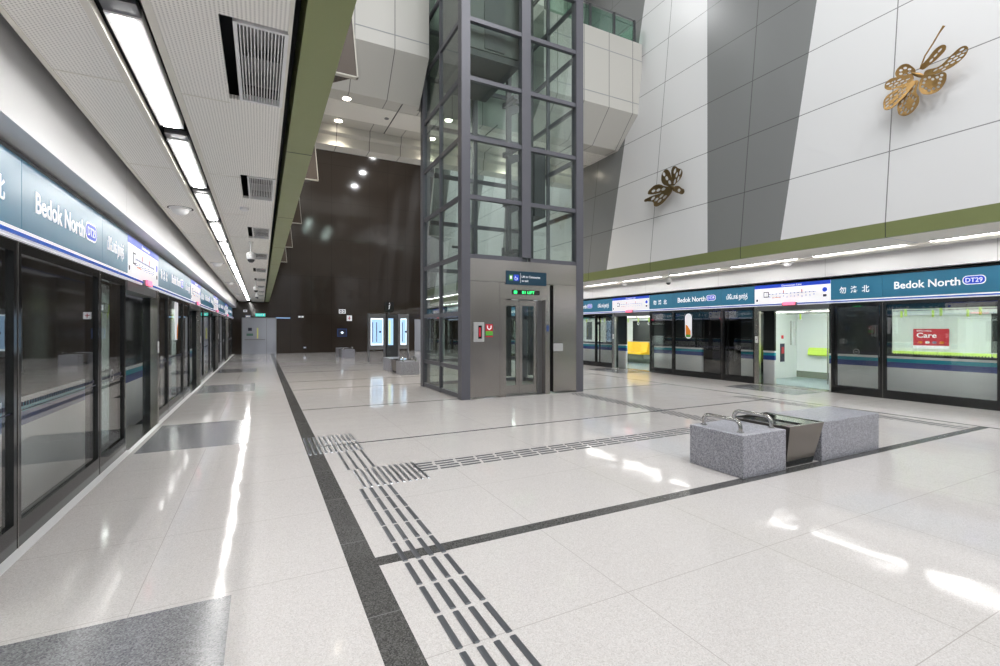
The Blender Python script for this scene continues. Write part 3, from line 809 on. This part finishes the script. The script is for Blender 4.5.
small_bin('tapered dark bin behind the farthest bench before the dark wall', 3.68, 25.72)
b = MB(); b.box(0, .62, 0, 1.0, 0, .45, 'bench'); o = b.build('granite_bench', None, bevel=.008); o.location = (3.68, 26.4, 0)
tag(o, 'farthest plain granite bench block before the dark brown wall', 'bench', 'granite bench blocks')

# ------------------------------------------------------------------ lift
LX0, LX1, LY0, LY1 = 3.74, 6.88, 9.15, 12.0
LTOP = HT-.1
r = thing('glass_lift', 'tall glass lift shaft with grey steel frame and stainless entrance standing on the floor', 'lift', ((LX0+LX1)/2, (LY0+LY1)/2, 0))
lcx, lcy = (LX0+LX1)/2, (LY0+LY1)/2
class LB(MB):
    def box(s, x0, x1, y0, y1, z0, z1, mat='white'): return MB.box(s, x0-lcx, x1-lcx, y0-lcy, y1-lcy, z0, z1, mat)
C = .20
def LBx(name, *a, parent=r, label=None, mat='lift_paint', **k):
    b = LB(); b.box(*a, mat); return b.build(name, parent, label=label, **k)
for x0 in (LX0, LX1-C):
    for y0 in (LY0, LY1-C): LBx('corner_column', x0, x0+C, y0, y0+C, 0, LTOP)
LBx('front_mullion', 5.20, 5.43, LY0+.01, LY0+.15, 3.1, LTOP)
for x0 in (LX0+.02, LX1-.12): LBx('side_mullion', x0, x0+.08, 10.55, 10.61, 0, LTOP)
LBx('back_mullion', 5.20, 5.32, LY1-.15, LY1-.02, 0, LTOP)
TZ = [3.05, 4.31, 5.57, 6.83, 8.09, 9.35, 10.61, 11.87, 13.13]
for z in [.06, .66, 1.82]+TZ:
    w = .045 if z < 3 else .05
    for x0 in (LX0+.03, LX1-.09): LBx('side_transom', x0, x0+.06, LY0+C, LY1-C, z-w, z+w)
    LBx('back_transom', LX0+C, LX1-C, LY1-.12, LY1-.04, z-w, z+w)
for z in TZ:
    LBx('front_transom', LX0+C, 5.20, LY0+.03, LY0+.13, z-.045, z+.045); LBx('front_transom', 5.43, LX1-C, LY0+.03, LY0+.13, z-.045, z+.045)
allz = [.06, .66, 1.82]+TZ+[LTOP]
for i in range(len(allz)-1):
    a, c = allz[i]+.05, allz[i+1]-.05
    for x0 in (LX0+.055, LX1-.065):
        for y0, y1 in ((LY0+C, 10.55), (10.61, LY1-C)): LBx('glass_pane', x0, x0+.01, y0, y1, a, c, mat='lglass')
    LBx('glass_pane', LX0+C, 5.20, LY1-.08, LY1-.07, a, c, mat='lglass')
    LBx('glass_pane', 5.32, LX1-C, LY1-.08, LY1-.07, a, c, mat='lglass')
for i in range(len(TZ)):
    a = TZ[i]+.045; c = (TZ[i+1] if i+1 < len(TZ) else LTOP)-.045
    LBx('glass_pane', LX0+C, 5.20, LY0+.08, LY0+.09, a, c, mat='lglass'); LBx('glass_pane', 5.43, LX1-C, LY0+.08, LY0+.09, a, c, mat='lglass')
# stainless front
LBx('front_panel', LX0+C, 4.64, LY0+.005, LY0+.12, .04, 2.515, mat='steel')
LBx('front_panel', 6.03, LX1-C, LY0+.005, LY0+.12, .04, 2.515, mat='steel')
LBx('top_panel', LX0+C, LX1-C, LY0+.005, LY0+.12, 2.525, 3.0, mat='steel')
LBx('door_header', 4.65, 5.94, LY0+.015, LY0+.16, 2.16, 2.515, mat='steel')
LBx('door_jamb', 4.65, 4.80, LY0+.015, LY0+.3, 0, 2.155, mat='steel')
LBx('door_jamb', 5.82, 5.94, LY0+.015, LY0+.3, 0, 2.155, mat='steel')
LBx('sill', 4.80, 5.82, LY0+.02, LY0+.4, 0, .012, mat='steel_dark')
LBx('shadow_gap', 5.945, 6.025, LY0+.10, LY0+.14, .04, 2.515, mat='black', label='dark vertical gap beside the door')
for x0, x1 in ((4.80, 5.225), (5.235, 5.70)):
    b = LB(); y = LY0+.2; t = .03
    b.box(x0, x0+.08, y, y+t, .02, 2.15, 'steel'); b.box(x1-.08, x1, y, y+t, .02, 2.15, 'steel'); b.box(x0+.08, x1-.08, y, y+t, .02, .22, 'steel'); b.box(x0+.08, x1-.08, y, y+t, 2.02, 2.15, 'steel')
    d = b.build('door_leaf', r)
    b = LB(); b.box(x0+.08, x1-.08, y+.01, y+.018, .22, 2.02, 'lglass'); b.build('door_glass', d)
LBx('door_return', 5.70, 5.82, LY0+.17, LY0+.26, 0, 2.155, mat='steel_dark')
b = LB(); b.box(4.95, 5.66, LY0+.005, LY0+.015, 2.265, 2.365, 'black')
b.box(4.99, 5.07, LY0+.001, LY0+.005, 2.285, 2.345, 'led'); d = b.build('indicator', r, label='black floor indicator with green lights')
b = MB()
b.add(text('B1 LIFT', .085, .02, .002, 'LEFT', .32), lambda p: (5.20-lcx+p[0], LY0-lcy+.003-p[2], 2.285+p[1]), 'led'); b.build('green_lettering', d)
LBx('call_button', 5.85, 5.91, LY0+.005, LY0+.015, 1.44, 1.58, mat='navy_strip', label='dark blue call button plate')
# interior of the shaft
for x0 in (5.55, 6.2): LBx('guide_rail', x0, x0+.10, 10.5, 10.62, .3, LTOP, mat='dark_paint')
LBx('guide_rail', 4.12, 4.20, 11.5, 11.6, .3, LTOP, mat='dark_paint')
for z in TZ[:-1]:
    b = LB(); b.box(5.5, 6.35, 10.62, 10.7, z+.3, z+.42, 'dark_paint'); b.box(5.5, 5.62, 10.1, 10.62, z+.3, z+.4, 'dark_paint')
    b.prism([(5.62-lcx, z+.3), (5.62-lcx, z+.1), (6.0-lcx, z+.3)], 'y', 10.62-lcy, 10.68-lcy, 'dark_paint'); b.build('rail_bracket', r)
b = LB(); b.box(6.28, 6.6, 10.4, 11.3, 4.4, 6.2, 'dark_paint'); b.build('counterweight', r)
# car
b = LB(); b.box(4.02, 5.3, 9.45, 11.3, 7.5, 7.65, 'dark_paint'); b.box(4.02, 4.06, 9.45, 11.3, 7.65, 9.9, 'lift_dark'); b.box(4.02, 5.3, 11.26, 11.3, 7.65, 9.9, 'lift_dark'); b.box(4.02, 5.3, 9.45, 11.3, 9.9, 10.0, 'dark_paint')
b.box(4.02, 5.3, 9.43, 9.47, 7.65, 9.9, 'lift_dark'); b.box(4.4, 4.9, 9.41, 9.43, 7.7, 9.8, 'dark_paint'); b.box(4.3, 5.0, 10.2, 10.8, 7.38, 7.5, 'dark_paint'); b.build('lift_car', r, label='dark lift car in the upper shaft')
# pit rails seen low in the shaft
b = LB(); b.box(4.5, 4.56, 10.6, 10.66, 3.05, 3.5, 'dark_paint'); b.box(4.1, 4.56, 10.6, 10.66, 3.45, 3.5, 'dark_paint'); b.box(4.3, 4.8, 10.4, 10.8, 3.0, 3.15, 'dark_paint'); b.box(5.3, 5.36, 10.3, 10.36, 3.05, 3.5, 'dark_paint'); b.box(4.9, 5.36, 10.3, 10.36, 3.2, 3.25, 'dark_paint'); b.build('door_machine', r)
# lift signs
def tf(vf, b, x, y, z, mat): b.add(vf, lambda p: (x+p[0], y-p[2], z+p[1]), mat)      # facing the camera side (-y)
r = thing('direction_sign', 'dark teal sign with wheelchair symbol on steel panel above the lift door', 'sign', (5.31, LY0, 2.63))
b = MB(); b.box(-.52, .52, -.012, .004, -.15, .15, 'teal_dull'); b.build('board', r)
b = MB(); b.box(-.45, -.36, -.015, -.012, -.06, .06, 'greenprint'); b.box(-.43, -.38, -.017, -.015, -.03, .04, 'sign_white')
b.prism([(p[0]-.27, p[1]) for p in rounded(0, 0, .14, .14, .03)], 'y', -.015, -.012, 'map_blue')
b.tube([(-.30, -.017, .04), (-.29, -.017, 0), (-.255, -.017, 0), (-.245, -.017, -.035)], .006, 'sign_white', 6); b.tube([(-.275+.035*math.cos(R(a)), -.017, -.015+.035*math.sin(R(a))) for a in range(100, 381, 28)], .005, 'sign_white', 6)
b.box(-.165, -.16, -.014, -.012, -.11, .11, 'sign_white'); b.build('pictograms', r, label='green and blue pictograms with wheelchair')
b = MB(); tf(text('Lift to Concourse', .07, .01, .001, 'LEFT', .48), b, -.13, -.012, .01, 'sign_white'); tf(text('to exit', .07, .01, .001, 'LEFT', .17), b, -.13, -.012, -.08, 'sign_white'); b.build('lettering', r, label='white text')
r = thing('emergency_box', 'white framed wall box with dark red slot left of the lift door', 'wall box', (4.13, LY0, 1.43))
b = MB(); b.box(-.125, .125, -.03, .004, -.21, .21, 'plate'); b.build('frame', r, bevel=.01)
b = MB(); b.box(-.02, .06, -.036, -.03, -.14, .14, 'black'); b.box(-.01, .035, -.04, -.036, -.1, .1, 'red'); b.build('slot', r, label='dark slot with red inside')
r = thing('notice_sticker', 'small red and green notice stuck right of the white box beside the lift door', 'sticker', (4.38, LY0, 1.47))
b = MB(); b.box(-.085, .085, -.003, .004, -.02, .13, 'red'); b.box(-.085, .085, -.003, .004, -.11, -.02, 'greenprint'); b.box(-.085, .085, -.003, .004, -.15, -.125, 'red'); b.build('print_area', r)
b = MB(); b.tube([(-.045, -.005, .1), (-.04, -.005, .04), (0, -.005, .015), (.04, -.005, .04), (.045, -.005, .1)], .012, 'sign_white', 6); b.build('symbol', r, label='white curved symbol')
b = MB(); b.box(-.13, .13, -.004, .004, -.09, .09, 'plate'); o = b.build('notice_plate'); o.location = (6.16, LY0, 1.07); tag(o, 'small pale rectangular notice on the steel panel right of the lift door', 'notice')

# ------------------------------------------------------------------ bridge / concourse slab
b = MB()
XA, XB = .05, 10.55
pr = [(11.05, 10.34), (11.05, 8.12), (11.85, 7.25), (13.92, 7.25), (13.92, 10.34)]
b.prism(pr, 'x', XA, 3.66, 'clad_beige'); b.prism(pr, 'x', 6.97, XB, 'clad_beige')
b.prism([(12.08, 10.34), (12.08, 7.25), (13.92, 7.25), (13.92, 10.34)], 'x', 3.66, 6.97, 'clad_beige')
for z in (8.45, 9.8):
  for XA_, XB_ in ((XA, 3.66), (6.97, XB)): b.box(XA_, XB_, 11.045, 11.06, z-.01, z+.01, 'grey_plain')
struct(b.build('trim_30'))
b = MB()
b.prism([(13.92, 7.28), (13.92, 7.05), (14.02, 6.98), (14.02, 6.70), (14.5, 6.70), (14.5, 7.28)], 'x', XA, 10.35, 'clad_beige'); struct(b.build('trim_31'))
b = MB()     # ceiling panels under the bridge
for i in range(4):
    x0 = .5+2.72*i; b.box(x0+.02, x0+2.70, 12.35, 13.35, 7.242, 7.25, 'perf'); b.box(x0-.012, x0+.012, 11.86, 13.9, 7.24, 7.25, 'dark_paint')
struct(b.build('ceiling'))
def downlight():
    r = thing('downlight', '', 'downlight')
    b = MB(); b.lathe((0, 0, 0), [(.13, 0), (.13, -.01), (.10, -.012)], 'white'); b.build('ring', r, True)
    b = MB(); b.lathe((0, 0, 0), [(.10, -.011), (.09, -.016)], 'downlamp'); b.build('lamp_glass', r)
    return r
W0 = downlight(); W0.location = (1.9, 12.2, 7.25); W0['label'] = 'round warm downlight under the bridge, front row, left of the lift'; W0['group'] = 'downlights under the bridge'
dl = [((1.9, 13.6, 7.25), 'round warm downlight under the bridge, back row, left of the lift')]
for x, y, l in ((4.6, 12.2, 'front row, seen through the lift glass'), (4.6, 13.6, 'back row, seen through the lift glass'), (7.3, 12.2, 'front row, right half behind the lift'), (7.3, 13.6, 'back row, right half behind the lift'), (9.6, 13.6, 'back row, at the right wall')):
    dl.append(((x, y, 7.25), 'round warm downlight under the bridge, '+l))
for p, l in dl: dup(W0, p, label=l)
for i, (x, y) in enumerate([(1.9, 12.2), (1.9, 13.6), (4.6, 12.2), (4.6, 13.6), (7.3, 12.2), (7.3, 13.6)]):
    ld = bpy.data.lights.new('downlight_spot', 'SPOT'); ld.energy = 170; ld.spot_size = R(110); ld.spot_blend = .6; ld.color = (1, .9, .75); ld.shadow_soft_size = .1
    o = bpy.data.objects.new('downlight_spot', ld); COL.objects.link(o); o.location = (x, y, 7.2)
b = MB(); b.lathe((0, 0, 0), [(.06, 0), (.06, -.02), (.04, -.03)], 'steel_dark'); o = b.build('smoke_detector', None, True); o.location = (3.05, 12.85, 7.242); tag(o, 'tiny grey detector on the perforated panel under the bridge', 'detector')
r = thing('glass_balustrade', 'green tinted glass balustrade with dark posts on top of the bridge edge', 'balustrade', (9.0, 11.2, 10.34))
g0, g1 = -1.9, 1.42
for i, x in enumerate((g0, -.35, .55, 1.36)):
    b = MB(); b.box(x, x+.06, -.02, .06, 0, .78, 'dark_paint'); b.build('post', r)
for a, c in ((g0, -.35), (-.29, .55), (.61, 1.36)):
    b = MB(); b.box(a+.02, c-.02, 0, .015, .02, .72, 'bglass'); b.build('glass_pane', r)
b = MB(); b.tube([(g0, .02, .8), (g1, .02, .8), (g1, 1.4, .8)], .022, 'steel_dark', 8); b.build('handrail', r, True)
b = MB(); b.tube([(g0, .08, .66), (g1-.05, .08, .66)], .012, 'steel_dark', 8); b.build('lower_rail', r, True)
b = MB(); b.box(g1-.01, g1+.005, .05, 1.4, .02, .72, 'bglass'); b.build('glass_pane', r)
# upper concourse edge beyond the bridge
b = MB(); b.prism([(14.5, 13.2), (15.4, 12.2), (17.2, 12.2), (17.2, HT), (14.5, HT)], 'x', XA, 11.0, 'clad_beige'); struct(b.build('trim_32'))

# perforated brown hoods along the left upper wall
for i, y in enumerate((7.55, 13.25, 18.95, 24.7, 30.3)):
    r = thing('perforated_hood', 'brown perforated wedge hood on the left upper wall, %s in the row' % ORD[i], 'wall hood', (0, y, 0), 0, 'brown hoods on the left wall')
    b = MB(); b.prism([(-.05, 5.43), (1.33, 5.43), (1.22, 6.7), (1.05, 8.3), (-.3, 8.3)], 'y', 0, .05, 'perf_brown'); b.build('face', r)
    b = MB(); b.prism([(1.33, 5.41), (1.35, 5.41), (1.24, 6.7), (1.07, 8.3), (1.05, 8.3), (1.22, 6.7)], 'y', -.01, .07, 'fabric_beige'); b.box(-.05, 1.35, -.01, .07, 5.41, 5.43, 'fabric_beige'); b.build('edge_trim', r, label='pale edge trim')
    b = MB(); b.poly([(1.30, .05, 5.43), (1.02, .05, 8.3), (-.3, 1.6, 8.3), (-.1, 1.6, 5.43), (-.1, .05, 5.43), (-.3, .05, 8.3)], [(0,1,2,3), (0,3,4), (1,5,2), (0,4,5,1), (3,2,5,4)], 'perf_brown'); b.build('hood_body', r)

# ------------------------------------------------------------------ butterflies
def unproj(u, v, off=0.):
    f, yw, hv, h = 470.5, R(26.9), 328.8, 1.5
    a = (u-500)/f; bb = (hv-v)/f
    rx, ry, rz = math.sin(yw)+math.cos(yw)*a, math.cos(yw)-math.sin(yw)*a, bb
    t = (9.87-off + K*(h-3.39))/(rx-K*rz)
    return Vector((rx*t, ry*t, h+rz*t))
def leaf_mesh(outline, hs, tilt, mat, name, parent, loc, axis_pt):
    """outline: wall-plane coordinates (a right, b up); pierced thin plate bent away from the wall"""
    cu = bpy.data.curves.new('w', 'CURVE'); cu.dimensions = '2D'; cu.fill_mode = 'BOTH'; cu.extrude = .006; cu.resolution_u = 6
    def spl(pts, smooth=True):
        s = cu.splines.new('BEZIER'); s.bezier_points.add(len(pts)-1); s.use_cyclic_u = True
        for bp, p in zip(s.bezier_points, pts):
            bp.co = (p[0], p[1], 0); bp.handle_left_type = bp.handle_right_type = 'AUTO'
    spl(outline)
    n = len(outline); cx = sum(p[0] for p in outline)/n; cy = sum(p[1] for p in outline)/n
    def inside(p, pts):
        c = False
        for i in range(len(pts)):
            x1, y1 = pts[i]; x2, y2 = pts[i-1]
            if (y1 > p[1]) != (y2 > p[1]) and p[0] < (x2-x1)*(p[1]-y1)/(y2-y1)+x1: c = not c
        return c
    ins = outline
    def dist(p):
        m = 9
        for i in range(n):
            x1, y1 = outline[i]; x2, y2 = outline[i-1]
            L = (x2-x1)**2+(y2-y1)**2; t = max(0, min(1, ((p[0]-x1)*(x2-x1)+(p[1]-y1)*(y2-y1))/(L+1e-9)))
            m = min(m, math.hypot(p[0]-x1-t*(x2-x1), p[1]-y1-t*(y2-y1)))
        return m
    dx, dy = cx-axis_pt[0], cy-axis_pt[1]; L = math.hypot(dx, dy); ux, uy = dx/L, dy/L
    for i in range(-12, 13):
        for j in range(-8, 9):
            q0, q1 = (i+.5*(j % 2))*hs*1.55, j*hs*.95
            p = (cx+ux*q0-uy*q1, cy+uy*q0+ux*q1)
            if inside(p, outline) and dist(p) > hs*.52:
                if mat == 'gold' and dist(p) > hs*1.9: continue      # solid in the middle
                A, Bq = hs*.64, hs*.36
                spl([(p[0]+ux*A*math.cos(t)-uy*Bq*math.sin(t), p[1]+uy*A*math.cos(t)+ux*Bq*math.sin(t)) for t in (0, PI/3, 2*PI/3, PI, 4*PI/3, 5*PI/3)])
    o = bpy.data.objects.new('w', cu); COL.objects.link(o); bpy.context.view_layer.update()
    me = bpy.data.meshes.new_from_object(o.evaluated_get(bpy.context.evaluated_depsgraph_get()))
    bpy.data.objects.remove(o); bpy.data.curves.remove(cu)
    sub = bmesh.new(); sub.from_mesh(me)
    bmesh.ops.subdivide_edges(sub, edges=[e for e in sub.edges if e.calc_length() > .12], cuts=1)
    for v in sub.verts:
        d = (v.co.x-axis_pt[0])*ux+(v.co.y-axis_pt[1])*uy; e = -(v.co.x-axis_pt[0])*uy+(v.co.y-axis_pt[1])*ux
        v.co.z += tilt*d + .5*e*e
    sub.to_mesh(me); sub.free()
    me.materials.clear(); me.materials.append(M[mat])
    for v in me.vertices:       # a -> -y ; b -> z (with lean) ; out -> -x
        a, bb, out = v.co
        v.co = (-out + K*bb, -a, bb)
    me.name = name
    w = bpy.data.objects.new(name, me); COL.objects.link(w); w.parent = parent
def butterfly(label, mat, c, wings, x0, y0, k, ant, hs, off):
    cpx = (x0+c[0]/k, y0+c[1]/k); base = unproj(*cpx, off)
    r = thing('butterfly_sculpture', label, 'wall sculpture', base)
    def loc(p):
        q = unproj(x0+p[0]/k, y0+p[1]/k, off); return (-(q.y-base.y), q.z-base.z)
    for i, w in enumerate(wings):
        leaf_mesh([loc(p) for p in w], hs, .10+.04*(i % 3), mat, 'wing', r, None, (0, 0))
    b = MB()
    b.tube([(.03, -.09, -.07), (-.02, -.03, -.02), (-.03, .02, .02), (-.02, .08, .07)], [.015, .035, .03, .012], mat, 10); b.build('thorax', r, True)
    for a in ant:
        pts = [loc(p) for p in a]
        b = MB(); b.tube([(-.02-.02*i+K*p[1], -p[0], p[1]) for i, p in enumerate(pts)], [.012]*(len(pts)-1)+[.02], mat, 8); b.build('antenna', r, True)
    b = MB(); b.tube([(0, 0, 0), (off+.0, 0, 0)], .012, 'steel', 8); b.build('wall_pin', r)
Wg = [[(130,335),(150,290),(185,270),(225,280),(245,320),(215,350),(160,355)],
      [(70,405),(90,372),(150,348),(235,342),(205,392),(130,420),(85,428)],
      [(70,530),(78,480),(120,440),(190,402),(240,368),(205,450),(160,505),(110,548),(80,552)],
      [(150,560),(152,510),(190,460),(222,400),(252,365),(255,440),(277,475),(265,530),(212,580),(165,582)],
      [(272,410),(283,355),(310,333),(380,335),(432,322),(446,352),(420,410),(380,445),(312,456),(280,432)],
      [(300,322),(400,285),(480,220),(550,172),(582,175),(580,205),(530,260),(440,312),(360,335)],
      [(280,300),(330,230),(390,168),(430,155),(437,177),(400,222),(345,265)]]
butterfly('large golden pierced butterfly sculpture high on the white right wall', 'gold', (262, 335), Wg, 875, 20, 6.055, [[(275,300),(310,220),(360,150),(400,90),(435,45)]], .05, .13)
Ws = [[(255,260),(270,200),(310,163),(345,190),(358,260),(360,345),(310,345),(268,320)],
      [(372,340),(365,240),(380,160),(405,130),(445,150),(487,170),(490,222),(450,280),(405,315)],
      [(365,375),(430,345),(480,370),(522,400),(515,430),(450,430),(400,412)],
      [(112,432),(150,370),(220,330),(290,350),(365,372),(290,405),(200,432),(135,442)],
      [(90,517),(130,480),(240,430),(355,375),(305,500),(250,560),(190,572),(175,530),(125,522)]]
butterfly('small dark bronze butterfly sculpture on the pale wall left of the grey band', 'bronze', (368, 358), Ws, 640, 155, 11.1, [], .11, .16)

# ------------------------------------------------------------------ end wall things
def door_leafset():
    r = bpy.data.objects.new('door_1', None); COL.objects.link(r); r.location = (-.08, YE, 0); struct(r)
    b = MB(); b.box(-.90, .36, -.03, 0, 0, 2.12, 'door_grey'); b.build('door_leaf', r)
    b = MB(); b.box(.37, .86, -.03, 0, 0, 2.12, 'door_grey'); b.build('door_leaf', r)
    b = MB(); b.box(-.95, -.90, -.05, 0, 0, 2.17, 'grey_plain'); b.box(.86, .9, -.05, 0, 0, 2.17, 'grey_plain'); b.box(-.95, .9, -.05, 0, 2.12, 2.17, 'grey_plain'); b.build('frame', r)
    b = MB(); b.box(-.8, .28, -.09, -.06, .83, .88, 'steel_dark'); b.box(-.8, -.74, -.07, -.03, .84, .88, 'ink'); b.box(.22, .28, -.07, -.03, .84, .88, 'ink'); b.build('push_bar', r, label='grey push bar')
    b = MB(); b.box(-.16, -.08, -.034, -.03, .92, 1.55, 'glowyellow'); b.build('pull_strip', r, label='yellow vertical strip')
    b = MB(); b.box(-.62, -.42, -.034, -.03, 1.38, 1.56, 'ink'); b.box(-.70, -.36, -.034, -.03, 1.08, 1.22, 'inkgreen'); b.build('notice', r, label='dark square and green notice')
door_leafset()
b = MB(); b.box(-.28, .28, -.05, 0, -.10, .10, 'steel_dark'); b.box(-.26, .26, -.055, -.05, -.085, .085, 'exit')
tf(text('EXIT', .12, .02, .001, 'LEFT', .28), b, -.2, -.055, -.045, 'sign_white'); b.box(.14, .2, -.058, -.055, -.05, .05, 'sign_white')
o = b.build('exit_sign'); o.location = (-.05, YE-.02, 2.33); tag(o, 'lit teal exit sign on the end wall above the grey double door', 'exit sign')
def plate(name, label, x, z, w, h, mat, extra=None, cat='sign'):
    r = thing(name, label, cat, (x, YE, z)); b = MB(); b.box(-w/2, w/2, -.025, 0, -h/2, h/2, mat); b.build('plate', r)
    if extra:
        b = MB(); extra(b); b.build('symbol', r, label='dark symbol' if mat == 'sign_white' else 'pale symbol')
plate('wall_sign', 'upper small white plate on the dark wall left above the grey door', -.85, 2.56, .2, .13, 'sign_white', lambda b: b.box(-.06, .06, -.028, -.025, -.03, .03, 'ink'))
plate('wall_sign', 'lower small grey plate on the dark wall left above the grey door', -.70, 2.24, .3, .16, 'inkgrey', lambda b: b.box(-.1, .1, -.028, -.025, -.04, .04, 'sign_white'))
plate('wall_sign', 'long thin blue light strip sign on the dark wall right of the grey door', 1.18, 2.16, .85, .09, 'navy_strip', lambda b: b.box(-.4, .4, -.028, -.025, -.015, .02, 'screen'))
plate('wall_sign', 'tiny white double plate on the dark wall between the blue strip and the boards', 2.2, 2.25, .3, .1, 'sign_white', lambda b: b.box(-.02, .02, -.028, -.025, -.05, .05, 'ink'))
def two(b): b.box(-.16, -.03, -.028, -.025, -.08, .08, 'ink'); b.box(.03, .16, -.028, -.025, -.08, .08, 'ink'); b.box(-.13, -.06, -.030, -.028, -.04, .04, 'sign_white'); b.box(.06, .13, -.030, -.028, -.04, .04, 'sign_white')
plate('wall_sign', 'white sign with two dark pictograms, highest on the dark wall', 4.66, 2.62, .42, .27, 'sign_white', two)
plate('wall_sign', 'pale pink square sign below the two pictogram sign on the dark wall', 5.1, 2.19, .32, .36, 'sign_white', lambda b: (b.box(-.1, .1, -.028, -.025, -.02, .02, 'red'), b.box(-.02, .02, -.028, -.025, -.12, .12, 'red')))
plate('wall_outlet', 'small white outlet low on the dark wall', 2.42, .33, .16, .1, 'inkgrey', lambda b: b.box(-.04, .04, -.028, -.025, -.02, .02, 'sign_white'), 'outlet')
plate('wall_screen', 'small glowing square screen on the dark wall behind the farthest bench', 4.65, 1.25, .6, .52, 'navy_strip', lambda b: (b.box(-.24, .24, -.028, -.025, -.2, .2, 'ink'), b.lathe((0, -.03, 0), [(.01, -.08), (.1, 0), (.01, .08)], 'screen_edge', 10)), 'screen')
b = MB(); b.box(9.45, 10.6, YE-.06, YE, 0, 2.15, 'door_grey'); struct(b.build('door_2'))

# lit map boards
def board(label, x, w, y=21.7, rz=0):
    r = thing('map_board', label, 'map board', (x, y, 0), rz, 'lit map boards')
    b = MB(); b.box(0, .07, 0, .12, 0, 2.2, 'steel_dark'); b.build('post', r)
    b = MB(); b.box(w-.07, w, 0, .12, 0, 2.2, 'steel_dark'); b.build('post', r)
    b = MB(); b.box(.07, w-.07, .0, .12, .55, 2.18, 'steel_dark'); b.build('case', r)
    b = MB(); b.box(.12, w-.12, -.006, 0, .75, 1.98, 'screen_edge'); b.box(.15, w-.15, -.009, -.006, .82, 1.93, 'screen'); s = b.build('lit_map', r, label='glowing pale blue map')
    b = MB()
    for i in range(int((w-.36)/.09)): b.box(.18+i*.09, .225+i*.09, -.011, -.009, .9, 1.8, 'inkgrey') if i % 2 == 0 else None
    b.box(w*.62, w*.62+.09, -.012, -.009, 1.32, 1.40, 'ink'); b.build('map_print', s)
board('lit pale blue map board on posts, left one of the pair', 4.31, .80)
board('lit pale blue map board on posts, right one beside the lift', 5.68, .52)
r = thing('information_pylon', 'dark information pylon with white i symbol between the two lit map boards', 'pylon', (5.13, 21.6, 0))
b = MB(); b.box(0, .52, 0, .18, 0, 2.15, 'dark_paint'); b.build('body', r)
b = MB(); b.box(.07, .30, -.006, 0, .75, 1.98, 'screen'); b.box(.09, .18, -.009, -.006, .8, 1.9, 'screen_yellow'); b.build('lit_map', r, label='glowing map with a yellow green side')
b = MB(); b.prism(rounded(.12, 2.5, .42, .46, .08), 'y', .02, .1, 'black'); b.box(.08, .16, .03, .09, 2.1, 2.3, 'dark_paint'); b.build('head', r)
b = MB(); b.tube([(.08, .015, 2.42), (.12, .015, 2.42), (.12, .015, 2.58), (.17, .015, 2.60)], .018, 'sign_white', 6); b.lathe((.13, .015, 2.67), [(.005, -.025), (.025, 0), (.005, .025)], 'sign_white', 8); b.build('symbol', r, label='white symbol')

# ------------------------------------------------------------------ hall lamps (high, out of frame) and daylight-free world
def area(x, y, z, sx, sy, e, col=(.97, .985, 1), name='hall_ceiling_lamp'):
    ld = bpy.data.lights.new(name, 'AREA'); ld.shape = 'RECTANGLE'; ld.size = sx; ld.size_y = sy; ld.energy = e; ld.color = col
    o = bpy.data.objects.new(name, ld); COL.objects.link(o); o.location = (x, y, z); return o
HE = 215
for y in (-6, -2, 2, 6.5): 
    for x in (2.2, 5.1, 8.0): area(x, y, HT-.06, .3, .3, HE*{6.5: .35, 2: .85}.get(y, 1.08))
for y in (19.5, 23.5, 27.5):
    for x in (3, 7.5): area(x, y, HT-.06, .3, .3, HE*.8)
for x in (3, 7.5): area(x, 12.5, HT-.06, 1.2, 1.2, HE*.6)

w = bpy.data.worlds.new('World'); sc.world = w; w.use_nodes = True
w.node_tree.nodes['Background'].inputs[0].default_value = (.6, .62, .65, 1); w.node_tree.nodes['Background'].inputs[1].default_value = .1

cd = bpy.data.cameras.new('camera'); cd.sensor_width = 36; cd.lens = 470.5/1000*36; cd.shift_y = -4.2/1000; cd.clip_start = .05; cd.clip_end = 200
co = bpy.data.objects.new('camera', cd); COL.objects.link(co); co.location = (0, 0, 1.5); co.rotation_euler = (R(90), 0, -R(26.9))
sc.camera = co
sc.view_settings.view_transform = 'Standard'; sc.view_settings.look = 'None'; sc.view_settings.gamma = 1; sc.view_settings.exposure = 0
try: sc.view_settings.use_curve_mapping = False
except Exception: pass
sc.cycles.max_bounces = 10; sc.cycles.transparent_max_bounces = 24; sc.cycles.glossy_bounces = 5; sc.cycles.diffuse_bounces = 4
sc.cycles.use_denoising = True; sc.cycles.sample_clamp_indirect = 6
